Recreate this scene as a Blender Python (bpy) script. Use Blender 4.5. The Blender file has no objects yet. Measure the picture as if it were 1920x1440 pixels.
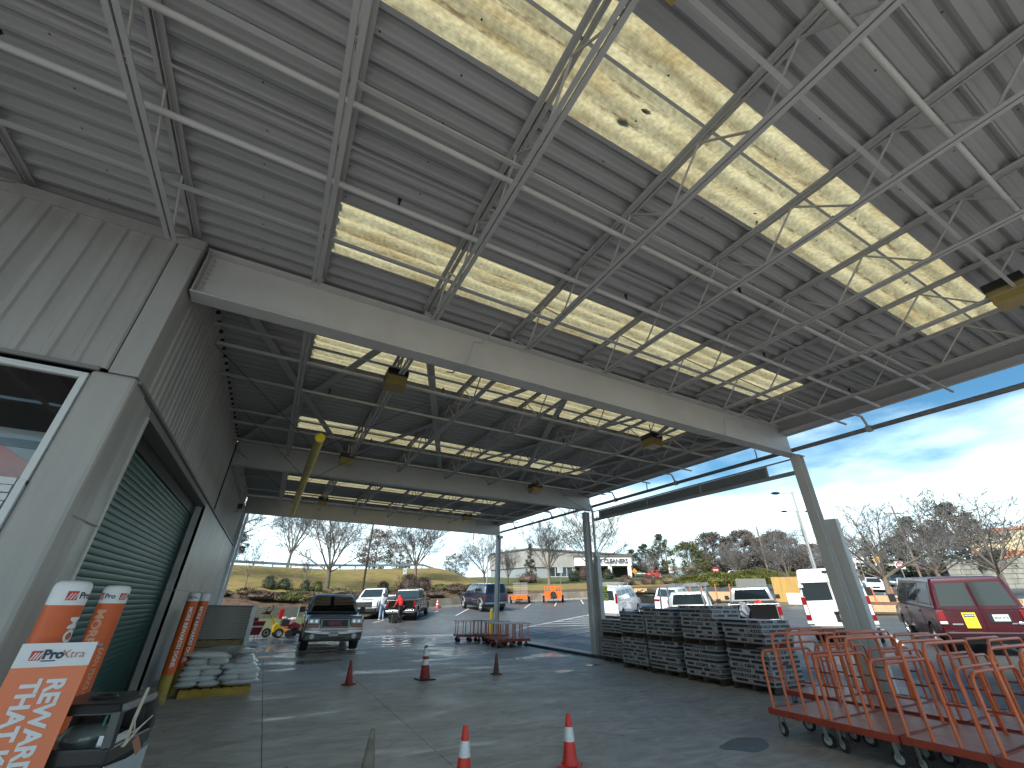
import bpy, math, random
from mathutils import Vector, Matrix
from math import sin, cos, pi, radians, sqrt, atan2
random.seed(7)
S = bpy.context.scene
COL = S.collection

# ---------------------------------------------------------------- camera
cam_d = bpy.data.cameras.new('camera'); cam = bpy.data.objects.new('camera', cam_d); COL.objects.link(cam)
S.camera = cam
cam_d.sensor_fit = 'HORIZONTAL'; cam_d.sensor_width = 36.0; cam_d.lens = 36.0*764.63/1920.0
cam_d.clip_start = 0.05; cam_d.clip_end = 3000
_f = 764.63
_a = Vector((495-960, 1123-720, _f)).normalized()
_b = Vector((2590-960, 1150-720, _f)).normalized()
_b = (_b - _a*(_a.dot(_b))).normalized()
_c = _b.cross(_a)
if _c.y > 0: _c = -_c
# rows of R are the world axes in camera coordinates (x right, y down, z forward)
Rm = Matrix(((_b.x, -_b.y, -_b.z), (_a.x, -_a.y, -_a.z), (_c.x, -_c.y, -_c.z)))
M4 = Rm.to_4x4(); M4.translation = Vector((0, 0, 1.65))
cam.matrix_world = M4

# ---------------------------------------------------------------- world and sun
W = bpy.data.worlds.new('World'); S.world = W; W.use_nodes = True
SUN_EL, SUN_AZ = radians(41), radians(242)
def world():
    nt = W.node_tree; N = nt.nodes; L = nt.links; N.clear()
    out = N.new('ShaderNodeOutputWorld'); bg = N.new('ShaderNodeBackground')
    sky = N.new('ShaderNodeTexSky'); sky.sky_type = 'NISHITA'; sky.sun_disc = False
    sky.sun_elevation = SUN_EL; sky.sun_rotation = SUN_AZ; sky.air_density = 1.0; sky.dust_density = 1.0; sky.ozone_density = 1.0
    geo = N.new('ShaderNodeTexCoord')
    mp = N.new('ShaderNodeMapping'); mp.inputs['Scale'].default_value = (1.0, 1.0, 3.4); mp.inputs['Location'].default_value = (0.35, 0.2, 0.55)
    L.new(geo.outputs['Generated'], mp.inputs[0])
    n1 = N.new('ShaderNodeTexNoise'); n1.inputs['Scale'].default_value = 2.1; n1.inputs['Detail'].default_value = 9; n1.inputs['Roughness'].default_value = .52
    L.new(mp.outputs[0], n1.inputs['Vector'])
    sep = N.new('ShaderNodeSeparateXYZ'); L.new(geo.outputs['Generated'], sep.inputs[0])
    # more cloud low down, open blue higher up
    mr = N.new('ShaderNodeMapRange'); mr.inputs[1].default_value = 0.10; mr.inputs[2].default_value = 0.36
    mr.inputs[3].default_value = 0.34; mr.inputs[4].default_value = -0.14
    L.new(sep.outputs['Z'], mr.inputs[0])
    add = N.new('ShaderNodeMath'); add.operation = 'ADD'; L.new(n1.outputs[0], add.inputs[0]); L.new(mr.outputs[0], add.inputs[1])
    cr = N.new('ShaderNodeValToRGB'); cr.color_ramp.elements[0].position = .45; cr.color_ramp.elements[1].position = .74
    cr.color_ramp.interpolation = 'EASE'
    L.new(add.outputs[0], cr.inputs[0])
    n2 = N.new('ShaderNodeTexNoise'); n2.inputs['Scale'].default_value = 5.0; n2.inputs['Detail'].default_value = 6
    L.new(mp.outputs[0], n2.inputs['Vector'])
    cc = N.new('ShaderNodeValToRGB')
    cc.color_ramp.elements[0].position = .3; cc.color_ramp.elements[0].color = (0.56, 0.82, 0.98, 1)
    cc.color_ramp.elements[1].position = .62; cc.color_ramp.elements[1].color = (0.80, 0.98, 1.0, 1)
    L.new(n2.outputs[0], cc.inputs[0])
    sc = N.new('ShaderNodeVectorMath'); sc.operation = 'SCALE'; sc.inputs['Scale'].default_value = CLOUD
    L.new(cc.outputs[0], sc.inputs[0])
    sk = N.new('ShaderNodeVectorMath'); sk.operation = 'MULTIPLY'; sk.inputs[1].default_value = (SKYK*.50, SKYK*.92, SKYK*1.05)
    L.new(sky.outputs[0], sk.inputs[0])
    mix = N.new('ShaderNodeMix'); mix.data_type = 'RGBA'
    L.new(cr.outputs[0], mix.inputs[0]); L.new(sk.outputs[0], mix.inputs[6]); L.new(sc.outputs[0], mix.inputs[7])
    L.new(mix.outputs[2], bg.inputs[0]); bg.inputs[1].default_value = 0.1
    L.new(bg.outputs[0], out.inputs[0])
CLOUD = 5.2; SKYK = .33
world()
sd = bpy.data.lights.new('sun', 'SUN'); sun = bpy.data.objects.new('sun', sd); COL.objects.link(sun)
sd.energy = 2.0; sd.angle = radians(25); sd.color = (1.0, .95, .86)
# azimuth measured like the sky texture: direction towards the sun
sdir = Vector((sin(SUN_AZ)*cos(SUN_EL), cos(SUN_AZ)*cos(SUN_EL), sin(SUN_EL)))
sun.rotation_euler = sdir.to_track_quat('Z', 'Y').to_euler()
S.view_settings.view_transform = 'Standard'; S.view_settings.look = 'None'
S.view_settings.exposure = 2.08; S.view_settings.gamma = 1.0; S.view_settings.use_curve_mapping = False

# ---------------------------------------------------------------- materials
MATS = {}
def mat(name, col, rough=.6, metal=0., var=.0, vscale=3., bump=0., bscale=40., coat=0., stain=None, sscale=1.2, rvar=0., stretch=(1, 1, 1), emit=None, alpha=None, spec=None, trans=0.):
    if name in MATS: return MATS[name]
    m = bpy.data.materials.new(name); m.use_nodes = True; MATS[name] = m
    nt = m.node_tree; N = nt.nodes; L = nt.links; b = N['Principled BSDF']
    b.inputs['Base Color'].default_value = (*col, 1); b.inputs['Roughness'].default_value = rough; b.inputs['Metallic'].default_value = metal
    if coat: b.inputs['Coat Weight'].default_value = coat; b.inputs['Coat Roughness'].default_value = .05
    if spec is not None: b.inputs['Specular IOR Level'].default_value = spec
    if trans: b.inputs['Transmission Weight'].default_value = trans
    tc = N.new('ShaderNodeTexCoord'); mp = N.new('ShaderNodeMapping'); mp.inputs['Scale'].default_value = stretch
    L.new(tc.outputs['Object'], mp.inputs[0])
    if var or stain:
        n = N.new('ShaderNodeTexNoise'); n.inputs['Scale'].default_value = vscale; n.inputs['Detail'].default_value = 8; n.inputs['Roughness'].default_value = .62
        L.new(mp.outputs[0], n.inputs['Vector'])
        hv = N.new('ShaderNodeMapRange'); hv.inputs[1].default_value = .3; hv.inputs[2].default_value = .7
        hv.inputs[3].default_value = 1-var; hv.inputs[4].default_value = 1+var
        L.new(n.outputs[0], hv.inputs[0])
        mx = N.new('ShaderNodeVectorMath'); mx.operation = 'SCALE'; mx.inputs[0].default_value = col
        L.new(hv.outputs[0], mx.inputs['Scale']); src = mx.outputs[0]
        if stain:
            n3 = N.new('ShaderNodeTexNoise'); n3.inputs['Scale'].default_value = sscale; n3.inputs['Detail'].default_value = 10; n3.inputs['Roughness'].default_value = .6
            L.new(mp.outputs[0], n3.inputs['Vector'])
            cr = N.new('ShaderNodeValToRGB'); cr.color_ramp.elements[0].position = .48; cr.color_ramp.elements[1].position = .68
            L.new(n3.outputs[0], cr.inputs[0])
            m2 = N.new('ShaderNodeMix'); m2.data_type = 'RGBA'; m2.inputs[7].default_value = (*stain, 1)
            L.new(cr.outputs[0], m2.inputs[0]); L.new(src, m2.inputs[6]); src = m2.outputs[2]
        L.new(src, b.inputs['Base Color'])
        if rvar:
            hr = N.new('ShaderNodeMapRange'); hr.inputs[1].default_value = .35; hr.inputs[2].default_value = .65
            hr.inputs[3].default_value = max(.02, rough-rvar); hr.inputs[4].default_value = rough+rvar
            L.new(n.outputs[0], hr.inputs[0]); L.new(hr.outputs[0], b.inputs['Roughness'])
    if bump:
        nb = N.new('ShaderNodeTexNoise'); nb.inputs['Scale'].default_value = bscale; nb.inputs['Detail'].default_value = 5
        L.new(mp.outputs[0], nb.inputs['Vector'])
        bp = N.new('ShaderNodeBump'); bp.inputs['Strength'].default_value = bump; bp.inputs['Distance'].default_value = .02
        L.new(nb.outputs[0], bp.inputs['Height']); L.new(bp.outputs[0], b.inputs['Normal'])
    return m

# ---------------------------------------------------------------- mesh builder
class MB:
    def __init__(s): s.v = []; s.f = []; s.m = []; s.cur = 0
    def add(s, vs, fs):
        o = len(s.v); s.v += [tuple(v) for v in vs]
        for f in fs: s.f.append(tuple(o+i for i in f)); s.m.append(s.cur)
        return s
    def box(s, x0, x1, y0, y1, z0, z1):
        return s.add([(x0,y0,z0),(x1,y0,z0),(x1,y1,z0),(x0,y1,z0),(x0,y0,z1),(x1,y0,z1),(x1,y1,z1),(x0,y1,z1)],
                     [(0,3,2,1),(4,5,6,7),(0,1,5,4),(1,2,6,5),(2,3,7,6),(3,0,4,7)])
    def cbox(s, c, d, rz=0.):
        v = []
        for z in (-.5, .5):
            for x, y in ((-.5,-.5),(.5,-.5),(.5,.5),(-.5,.5)):
                px, py = x*d[0], y*d[1]
                v.append((c[0]+px*cos(rz)-py*sin(rz), c[1]+px*sin(rz)+py*cos(rz), c[2]+z*d[2]))
        return s.add(v, [(0,3,2,1),(4,5,6,7),(0,1,5,4),(1,2,6,5),(2,3,7,6),(3,0,4,7)])
    def bar(s, p, q, w, h, up=(0,0,1)):
        p = Vector(p); q = Vector(q); d = (q-p).normalized(); u = Vector(up)
        if abs(d.dot(u)) > .98: u = Vector((1,0,0))
        r = d.cross(u).normalized()*(w/2); u = r.cross(d).normalized()*(h/2)
        v = [p-r-u, p+r-u, p+r+u, p-r+u, q-r-u, q+r-u, q+r+u, q-r+u]
        return s.add(v, [(0,1,2,3),(7,6,5,4),(0,4,5,1),(1,5,6,2),(2,6,7,3),(3,7,4,0)])
    def tube(s, pts, r, n=8, caps=True, r2=None):
        pts = [Vector(p) for p in pts]; rs = r if isinstance(r, (list, tuple)) else [r]*len(pts)
        v = []; ref = None
        for i, p in enumerate(pts):
            if i == 0: d = pts[1]-pts[0]
            elif i == len(pts)-1: d = pts[-1]-pts[-2]
            else: d = (pts[i+1]-p).normalized()+(p-pts[i-1]).normalized()
            d.normalize()
            if ref is None: ref = d.orthogonal().normalized()
            else:
                ref = ref - d*ref.dot(d)
                ref = ref.normalized() if ref.length > 1e-6 else d.orthogonal().normalized()
            b = d.cross(ref)
            for k in range(n):
                a = 2*pi*k/n; v.append(p+(ref*cos(a)+b*sin(a))*rs[i])
        f = []
        for i in range(len(pts)-1):
            for k in range(n):
                a = i*n+k; b2 = i*n+(k+1) % n
                f.append((a, b2, b2+n, a+n))
        if caps: f.append(tuple(range(n-1, -1, -1))); f.append(tuple(range((len(pts)-1)*n, len(pts)*n)))
        return s.add(v, f)
    def lathe(s, prof, n=16, c=(0,0,0), axis='z', cap=True, sq=None):
        v = []; f = []
        for r, z in prof:
            for k in range(n):
                a = 2*pi*k/n + (pi/4 if n == 4 else 0)
                x, y = r*cos(a), r*sin(a)
                p = (x, y, z) if axis == 'z' else ((x, z, y) if axis == 'y' else (z, x, y))
                v.append((c[0]+p[0], c[1]+p[1], c[2]+p[2]))
        for i in range(len(prof)-1):
            for k in range(n):
                a = i*n+k; b = i*n+(k+1) % n; f.append((a, b, b+n, a+n))
        if cap: f.append(tuple(range(n-1, -1, -1))); f.append(tuple(range((len(prof)-1)*n, len(prof)*n)))
        return s.add(v, f)
    def prism(s, poly, a0, a1, axis='y'):
        # poly in the plane across axis; y: (x,z)  x: (y,z)  z: (x,y)
        def P(u, w, a): return (u, a, w) if axis == 'y' else ((a, u, w) if axis == 'x' else (u, w, a))
        n = len(poly); v = [P(u, w, a0) for u, w in poly]+[P(u, w, a1) for u, w in poly]
        f = [tuple(range(n)), tuple(range(2*n-1, n-1, -1))]+[(i, i+n, (i+1) % n+n, (i+1) % n) for i in range(n)]
        return s.add(v, f)
    def quad(s, a, b, c, d): return s.add([a, b, c, d], [(0,1,2,3)])
    def slab(s, q, t):
        # thick plate from four corners, thickness t along the normal
        q = [Vector(p) for p in q]; n = (q[1]-q[0]).cross(q[3]-q[0]).normalized()*t
        return s.add(q+[p+n for p in q], [(3,2,1,0),(4,5,6,7),(0,1,5,4),(1,2,6,5),(2,3,7,6),(3,0,4,7)])
    def ell(s, c, r, n=10, m=6, jit=0., rnd=random):
        v = []; f = []
        for i in range(m+1):
            t = pi*i/m
            for k in range(n):
                a = 2*pi*k/n; j = 1+rnd.uniform(-jit, jit)
                v.append((c[0]+r[0]*sin(t)*cos(a)*j, c[1]+r[1]*sin(t)*sin(a)*j, c[2]+r[2]*cos(t)*j))
        for i in range(m):
            for k in range(n):
                a = i*n+k; b = i*n+(k+1) % n; f.append((a, a+n, b+n, b))
        return s.add(v, f)
    def mesh(s, name, mats, smooth=None):
        me = bpy.data.meshes.new(name); me.from_pydata(s.v, [], s.f)
        for m in (mats if isinstance(mats, (list, tuple)) else [mats]): me.materials.append(m)
        if any(s.m): me.polygons.foreach_set('material_index', s.m)
        import bmesh
        bm = bmesh.new(); bm.from_mesh(me); bmesh.ops.recalc_face_normals(bm, faces=bm.faces); bm.to_mesh(me); bm.free()
        if smooth is not None:
            me.polygons.foreach_set('use_smooth', [True]*len(me.polygons)); me.set_sharp_from_angle(angle=radians(smooth))
        me.update(); return me
    def build(s, name, mats, parent=None, smooth=None, loc=None, bevel=0, seg=2):
        me = s.mesh(name, mats, smooth); return link(name, me, parent, loc, bevel=bevel, seg=seg)
def link(name, me, parent=None, loc=None, rz=None, bevel=0, seg=2):
    o = bpy.data.objects.new(name, me); COL.objects.link(o)
    if parent is not None: o.parent = parent
    if loc is not None: o.location = loc
    if rz is not None: o.rotation_euler = (0, 0, rz)
    if bevel:
        b = o.modifiers.new('bevel', 'BEVEL'); b.width = bevel; b.segments = seg; b.limit_method = 'ANGLE'; b.angle_limit = radians(35)
    return o
def thing(name, label, cat, loc=(0,0,0), rz=0., group=None):
    o = bpy.data.objects.new(name, None); COL.objects.link(o); o.empty_display_size = .2
    o.location = loc; o.rotation_euler = (0, 0, rz); o['label'] = label; o['category'] = cat
    if group: o['group'] = group
    return o
def tag(o, label, cat, group=None):
    o['label'] = label; o['category'] = cat
    if group: o['group'] = group
    return o
def struct(o): o['kind'] = 'structure'; return o
def stuff(o, label=None, cat=None):
    o['kind'] = 'stuff'
    if label: o['label'] = label
    if cat: o['category'] = cat
    return o
_kids = {}
def kids(o): return [c for c in bpy.data.objects if c.parent is o]
def dup(root, loc, rz, label=None, scale=None):
    def cp(o, par):
        c = o.copy(); COL.objects.link(c)
        if par is not None: c.parent = par
        for ch in list(o.children): cp(ch, c)
        return c
    r = cp(root, None); r.location = loc; r.rotation_euler = (0, 0, rz)
    if label: r['label'] = label
    if scale: r.scale = scale
    return r
def text_mesh(txt, size, depth=.002, bold=0., align='CENTER', name='lettering'):
    c = bpy.data.curves.new(name, 'FONT'); c.body = txt; c.size = size; c.extrude = depth; c.offset = bold
    c.align_x = align; c.align_y = 'CENTER'; c.resolution_u = 3
    o = bpy.data.objects.new(name, c); COL.objects.link(o)
    bpy.context.view_layer.update()
    me = bpy.data.meshes.new_from_object(o.evaluated_get(bpy.context.evaluated_depsgraph_get()))
    bpy.data.objects.remove(o); bpy.data.curves.remove(c); me.name = name
    return me
def text(txt, size, m, parent, loc, rot=(pi/2, 0, 0), depth=.002, bold=0., align='CENTER', sx=1.):
    me = text_mesh(txt, size, depth, bold, align); me.materials.append(m)
    o = link('lettering', me, parent, loc); o.rotation_euler = rot; o.scale = (sx, 1, 1)
    return o
def lerp(a, b, t): return a+(b-a)*t
def clamp(x, a=0., b=1.): return max(a, min(b, x))

def fine(me, cuts=3):
    # cut glyph faces small enough to bend
    import bmesh
    bm = bmesh.new(); bm.from_mesh(me); bmesh.ops.triangulate(bm, faces=bm.faces)
    for _ in range(cuts):
        lim = max(e.calc_length() for e in bm.edges)*.5; es = [e for e in bm.edges if e.calc_length() > max(lim, .012)]
        if not es: break
        bmesh.ops.subdivide_edges(bm, edges=es, cuts=1, use_grid_fill=False); bmesh.ops.triangulate(bm, faces=bm.faces)
    bm.to_mesh(me); bm.free(); return me
# colours
steel = mat('painted_steel', (.41,.40,.39), .5, var=.05, vscale=2, bump=.05)
steel_l = mat('girder_paint', (.55,.535,.515), .5, var=.04, vscale=1.2, stain=(.49,.475,.455), sscale=.9)
deckm = mat('deck_paint', (.35,.345,.345), .6, var=.05, vscale=3, stretch=(.3,1,1), stain=(.30,.295,.29), sscale=.7)
rodm = mat('joist_rod', (.44,.42,.40), .5)
black = mat('black_plastic', (.012,.012,.013), .45)
blackg = mat('gloss_black', (.01,.011,.013), .15, coat=.5)
rubber = mat('tyre_rubber', (.018,.018,.018), .8, bump=.2)
chrome = mat('chrome', (.7,.7,.7), .12, 1.)
alu = mat('aluminium', (.62,.63,.64), .32, .9)
glass_d = mat('tinted_glass', (.006,.008,.009), .05, spec=.35)
glass_b = mat('car_glass', (.02,.03,.034), .04, spec=.7)
void = mat('void_black', (.006,.006,.007), .8, spec=.1)
redlens = mat('red_lens', (.20,.005,.008), .2, coat=.3)
clearlens = mat('clear_lens', (.62,.64,.66), .1, coat=.8)
orange = mat('orange_vinyl', (.62,.10,.012), .45, var=.08, vscale=5)
whitev = mat('white_vinyl', (.72,.72,.72), .5, var=.04, vscale=5)
darkt = mat('dark_print', (.035,.04,.06), .5)
greyt = mat('grey_print', (.16,.17,.19), .5)
redt = mat('red_print', (.5,.03,.02), .5)
platem = mat('plate_white', (.6,.6,.62), .4)
# ================================================================ terrain
def zt(x, y):
    s = clamp((y-24)/8.)
    return min(6.3, .058*max(0, x-(11.2-5.2*s))+.035*max(0, y-24))
WL = [(-60,17),(-20,28),(-.43,35.93),(14.23,42.0),(22.62,43.47),(31.36,41.39),(42,38.6),(60,38),(120,40),(320,44)]
def ywall(x):
    for (x0, y0), (x1, y1) in zip(WL, WL[1:]):
        if x <= x1: return lerp(y0, y1, (x-x0)/(x1-x0))
    return WL[-1][1]
def bank(x, y):
    d = y-ywall(x); base = zt(x, ywall(x))+.68
    A = base+(d*.21 if d < 5 else 1.05+(min(d, 19.5)-5)*.185)
    if d > 19.5: A -= (d-19.5)*.02
    B = base+min(d*.055, 4.2)
    t = clamp((x-21)/8.); t = t*t*(3-2*t)
    return lerp(A, B, t)
concrete = mat('pad_concrete', (.49,.475,.46), .55, var=.14, vscale=1.3, rvar=.12, spec=.35, stretch=(.75,1.25,1), stain=(.37,.36,.35), sscale=1.1, bump=.05, bscale=60)
def wetness():
    # smooth, damp and trowelled concrete: patches of water towards the open end
    m = concrete; nt = m.node_tree; N = nt.nodes; L = nt.links; b = N['Principled BSDF']
    tc = N.new('ShaderNodeTexCoord'); g = N.new('ShaderNodeNewGeometry'); sp = N.new('ShaderNodeSeparateXYZ'); L.new(g.outputs['Position'], sp.inputs[0])
    mp = N.new('ShaderNodeMapping'); mp.inputs['Scale'].default_value = (.45, 1.1, 1); L.new(g.outputs['Position'], mp.inputs[0])
    n = N.new('ShaderNodeTexNoise'); n.inputs['Scale'].default_value = .8; n.inputs['Detail'].default_value = 5; L.new(mp.outputs[0], n.inputs['Vector'])
    mr = N.new('ShaderNodeMapRange'); mr.inputs[1].default_value = 9; mr.inputs[2].default_value = 21; mr.inputs[3].default_value = -.12; mr.inputs[4].default_value = .07
    L.new(sp.outputs['Y'], mr.inputs[0])
    a = N.new('ShaderNodeMath'); a.operation = 'ADD'; L.new(n.outputs[0], a.inputs[0]); L.new(mr.outputs[0], a.inputs[1])
    cr = N.new('ShaderNodeValToRGB'); cr.color_ramp.elements[0].position = .5; cr.color_ramp.elements[1].position = .6; L.new(a.outputs[0], cr.inputs[0])
    old = b.inputs['Roughness'].links[0].from_socket
    mx = N.new('ShaderNodeMix'); mx.data_type = 'FLOAT'; L.new(cr.outputs[0], mx.inputs[0]); L.new(old, mx.inputs[2]); mx.inputs[3].default_value = .14
    L.new(mx.outputs[0], b.inputs['Roughness'])
    oc = b.inputs['Base Color'].links[0].from_socket
    # fine sweeping marks across the whole pad
    mp2 = N.new('ShaderNodeMapping'); mp2.inputs['Scale'].default_value = (.75, 1.7, 1); mp2.inputs['Rotation'].default_value = (0,0,.3); L.new(g.outputs['Position'], mp2.inputs[0])
    n2 = N.new('ShaderNodeTexNoise'); n2.inputs['Scale'].default_value = 1.6; n2.inputs['Detail'].default_value = 9; n2.inputs['Roughness'].default_value = .7; n2.inputs['Distortion'].default_value = 2.2
    L.new(mp2.outputs[0], n2.inputs['Vector'])
    m3 = N.new('ShaderNodeMapRange'); m3.inputs[1].default_value = .35; m3.inputs[2].default_value = .65; m3.inputs[3].default_value = .74; m3.inputs[4].default_value = 1.2; L.new(n2.outputs[0], m3.inputs[0])
    s1 = N.new('ShaderNodeVectorMath'); s1.operation = 'SCALE'; L.new(oc, s1.inputs[0]); L.new(m3.outputs[0], s1.inputs['Scale'])
    wet = N.new('ShaderNodeMapRange'); wet.inputs[3].default_value = 1; wet.inputs[4].default_value = .7; L.new(cr.outputs[0], wet.inputs[0])
    s2 = N.new('ShaderNodeVectorMath'); s2.operation = 'SCALE'; L.new(s1.outputs[0], s2.inputs[0]); L.new(wet.outputs[0], s2.inputs['Scale'])
    # small dark gum and oil spots
    v = N.new('ShaderNodeTexVoronoi'); v.inputs['Scale'].default_value = 1.7; L.new(g.outputs['Position'], v.inputs['Vector'])
    c4 = N.new('ShaderNodeValToRGB'); c4.color_ramp.elements[0].position = .03; c4.color_ramp.elements[0].color = (.3,.3,.3,1); c4.color_ramp.elements[1].position = .055; L.new(v.outputs['Distance'], c4.inputs[0])
    s3 = N.new('ShaderNodeVectorMath'); s3.operation = 'MULTIPLY'; L.new(s2.outputs[0], s3.inputs[0]); L.new(c4.outputs[0], s3.inputs[1])
    L.new(s3.outputs[0], b.inputs['Base Color'])
wetness()
jointm = mat('joint_dirt', (.04,.04,.038), .9)
pad = struct(MB().box(-9, 10.44, -6, 30, -.4, -.03).build('concrete_pad', jointm))
xj = [-9, -5.2, -1.6, .41, 2.33, 5.06, 7.75, 10.42]; yj = [-6, -2.7, 2.3, 7.22, 12.2, 17.2, 22.2, 26.4, 30]
for i in range(len(xj)-1):
    for j in range(len(yj)-1):
        g = .0045
        x0, x1, y0, y1 = xj[i]+g, xj[i+1]-g, yj[j]+g, yj[j+1]-g
        # the pad ends along a slanting line against the asphalt
        def ye(x): return 24.0+.48*(x-2.3) if x > .8 else 29
        if y0 > min(ye(x0), ye(x1)): continue
        a, b = min(y1, ye(x0)), min(y1, ye(x1))
        m = MB().add([(x0,y0,-.06),(x1,y0,-.06),(x1,b,-.06),(x0,a,-.06),(x0,y0,0),(x1,y0,0),(x1,b,0),(x0,a,0)],
                     [(0,3,2,1),(4,5,6,7),(0,1,5,4),(1,2,6,5),(2,3,7,6),(3,0,4,7)])
        m.build('concrete_slab', concrete, pad)
asph = mat('asphalt', (.075,.08,.084), .45, var=.16, vscale=.55, rvar=.14, stretch=(1,.55,1), stain=(.085,.088,.088), sscale=.35, bump=.25, bscale=130)
asph_o = mat('far_asphalt', (.075,.077,.078), .6, var=.2, vscale=.2)
def grid(fn, xs, ys, name, m, smooth=30):
    v = []; f = []
    for y in ys:
        for x in xs: v.append((x, y, 0))
    v = [(x, y, fn(x, y)) if not isinstance(fn(x, y), tuple) else fn(x, y) for x, y, _ in v]
    n = len(xs)
    for j in range(len(ys)-1):
        for i in range(n-1): f.append((j*n+i, j*n+i+1, (j+1)*n+i+1, (j+1)*n+i))
    mb = MB(); mb.add(v, f); return mb.build(name, m, None, smooth)
def frange(a, b, n): return [a+(b-a)*i/(n-1) for i in range(n)]
xs = frange(-60, 60, 61)+frange(64, 300, 40)
def lotz(x, t):
    y = lerp(-60, ywall(x)+.12, t)
    z = zt(x, y)-.012
    if x < 10.44 and y < 30: z -= .05
    return (x, y, z)
ts = sorted(set([0,.2,.3,.4]+frange(.42, 1, 45)))
v = []; f = []
for t in ts:
    for x in xs: v.append(lotz(x, t))
n = len(xs)
for j in range(len(ts)-1):
    for i in range(n-1): f.append((j*n+i, j*n+i+1, (j+1)*n+i+1, (j+1)*n+i))
mb = MB(); mb.add(v, f); struct(mb.build('parking_lot', asph, None, 40))
# apron strip and kerb beside the canopy columns
stripm = mat('apron_concrete', (.22,.225,.22), .4, var=.2, vscale=1.4, stain=(.18,.18,.175))
struct(MB().box(10.56, 12.0, -6, 27.6, -.2, .012).build('concrete_strip', stripm))
curbm = mat('dark_kerb', (.035,.033,.03), .6, var=.3, vscale=6)
struct(MB().box(10.43, 10.55, -6, 18.2, -.2, .085).build('kerb', curbm, bevel=.015))
edgec = mat('kerb_concrete', (.33,.32,.30), .7, var=.15, vscale=3, stain=(.2,.19,.17))
# road paint
paint = mat('road_paint', (.7,.7,.68), .5, var=.12, vscale=12, stain=(.3,.3,.29), sscale=6)
def line(p, q, w=.11, seg=8):
    m = MB(); p = Vector(p); q = Vector(q); d = (q-p).normalized(); n = Vector((-d.y, d.x))*w/2
    pts = []
    for i in range(seg+1):
        c = p.lerp(q, i/seg)
        for s in (-1, 1):
            x, y = c.x+n.x*s, c.y+n.y*s; pts.append((x, y, zt(x, y)+.006))
    m.add(pts, [(2*i, 2*i+1, 2*i+3, 2*i+2) for i in range(seg)]); return m
stall = [((6.78,32.06),(9.12,35.21)),((9.85,32.03),(13.36,38.09)),((12.93,32.85),(16.2,38.2)),((19.9,34.75),(23.1,39.1)),((23.07,34.81),(26.36,39.36)),((26.4,34.97),(30.04,40.22)),
         ((19.6,8.2),(24.5,10.8)),((17.9,12.6),(23.3,15.3)),((22.2,18.3),(27,21.2)),((20.9,23.6),(26,27.2)),((16.5,4.0),(22,6.4))]
mk = MB()
for p, q in stall: l = line(p, q); mk.add(l.v, l.f)
h = [(14.9,25.4),(21.6,27.7),(18.1,21.9)]
for p, q in (((14.9,25.4),(22.3,28.2)),((14.9,25.4),(18.6,23.9)),((18.6,23.9),(22.3,28.2))): l = line(p, q); mk.add(l.v, l.f)
for k in range(1, 6):
    a = lerp(18.6, 22.3, k/6.); b = lerp(23.9, 28.2, k/6.); c = lerp(14.9, 22.3, k/6.); d = lerp(25.4, 28.2, k/6.)
    l = line((a, b), (c, d)); mk.add(l.v, l.f)
for p, q in (((13.2,22.6),(20.5,22.9)),((13.4,24.6),(14.9,25.4)),((12.6,20.0),(19.5,21.8)),((20.5,17.5),(16.0,14.9))): l = line(p, q, .1); mk.add(l.v, l.f)
struct(mk.build('painted_markings', paint))
# retaining wall with its segments
rwm = mat('old_concrete_wall', (.22,.20,.16), .85, var=.18, vscale=1.5, stain=(.14,.12,.09), sscale=.8, bump=.3)
rw = thing('retaining_wall', 'low stained concrete retaining wall along the far edge of the parking lot', 'wall')
xw = [-12, -7, -2.2, 2.4, 7.0, 11.6, 16.2, 20.8, 25.4, 30, 34.6, 39, 44]
for a, b in zip(xw, xw[1:]):
    m = MB(); st = frange(a+.012, b-.012, 4)
    for p, q in zip(st, st[1:]):
        y0, y1 = ywall(p), ywall(q); h0 = zt(p, y0); h1 = zt(q, y1)
        m.add([(p,y0-.12,h0-.3),(q,y1-.12,h1-.3),(q,y1+.12,h1-.3),(p,y0+.12,h0-.3),(p,y0-.12,h0+.72),(q,y1-.12,h1+.72),(q,y1+.12,h1+.72),(p,y0+.12,h0+.72)],
              [(0,3,2,1),(4,5,6,7),(0,1,5,4),(1,2,6,5),(2,3,7,6),(3,0,4,7)])
    m.build('wall_panel', rwm, rw)
    m = MB()
    for p, q in zip(st, st[1:]):
        y0, y1 = ywall(p)-.55, ywall(q)-.55; h0 = zt(p, y0); h1 = zt(q, y1)
        m.add([(p,y0-.1,h0-.2),(q,y1-.1,h1-.2),(q,y1+.1,h1-.2),(p,y0+.1,h0-.2),(p,y0-.1,h0+.13),(q,y1-.1,h1+.13),(q,y1+.1,h1+.13),(p,y0+.1,h0+.13)],
              [(0,3,2,1),(4,5,6,7),(0,1,5,4),(1,2,6,5),(2,3,7,6),(3,0,4,7)])
    if a >= 4: struct(m.build('kerb', edgec, None, 20))
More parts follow.
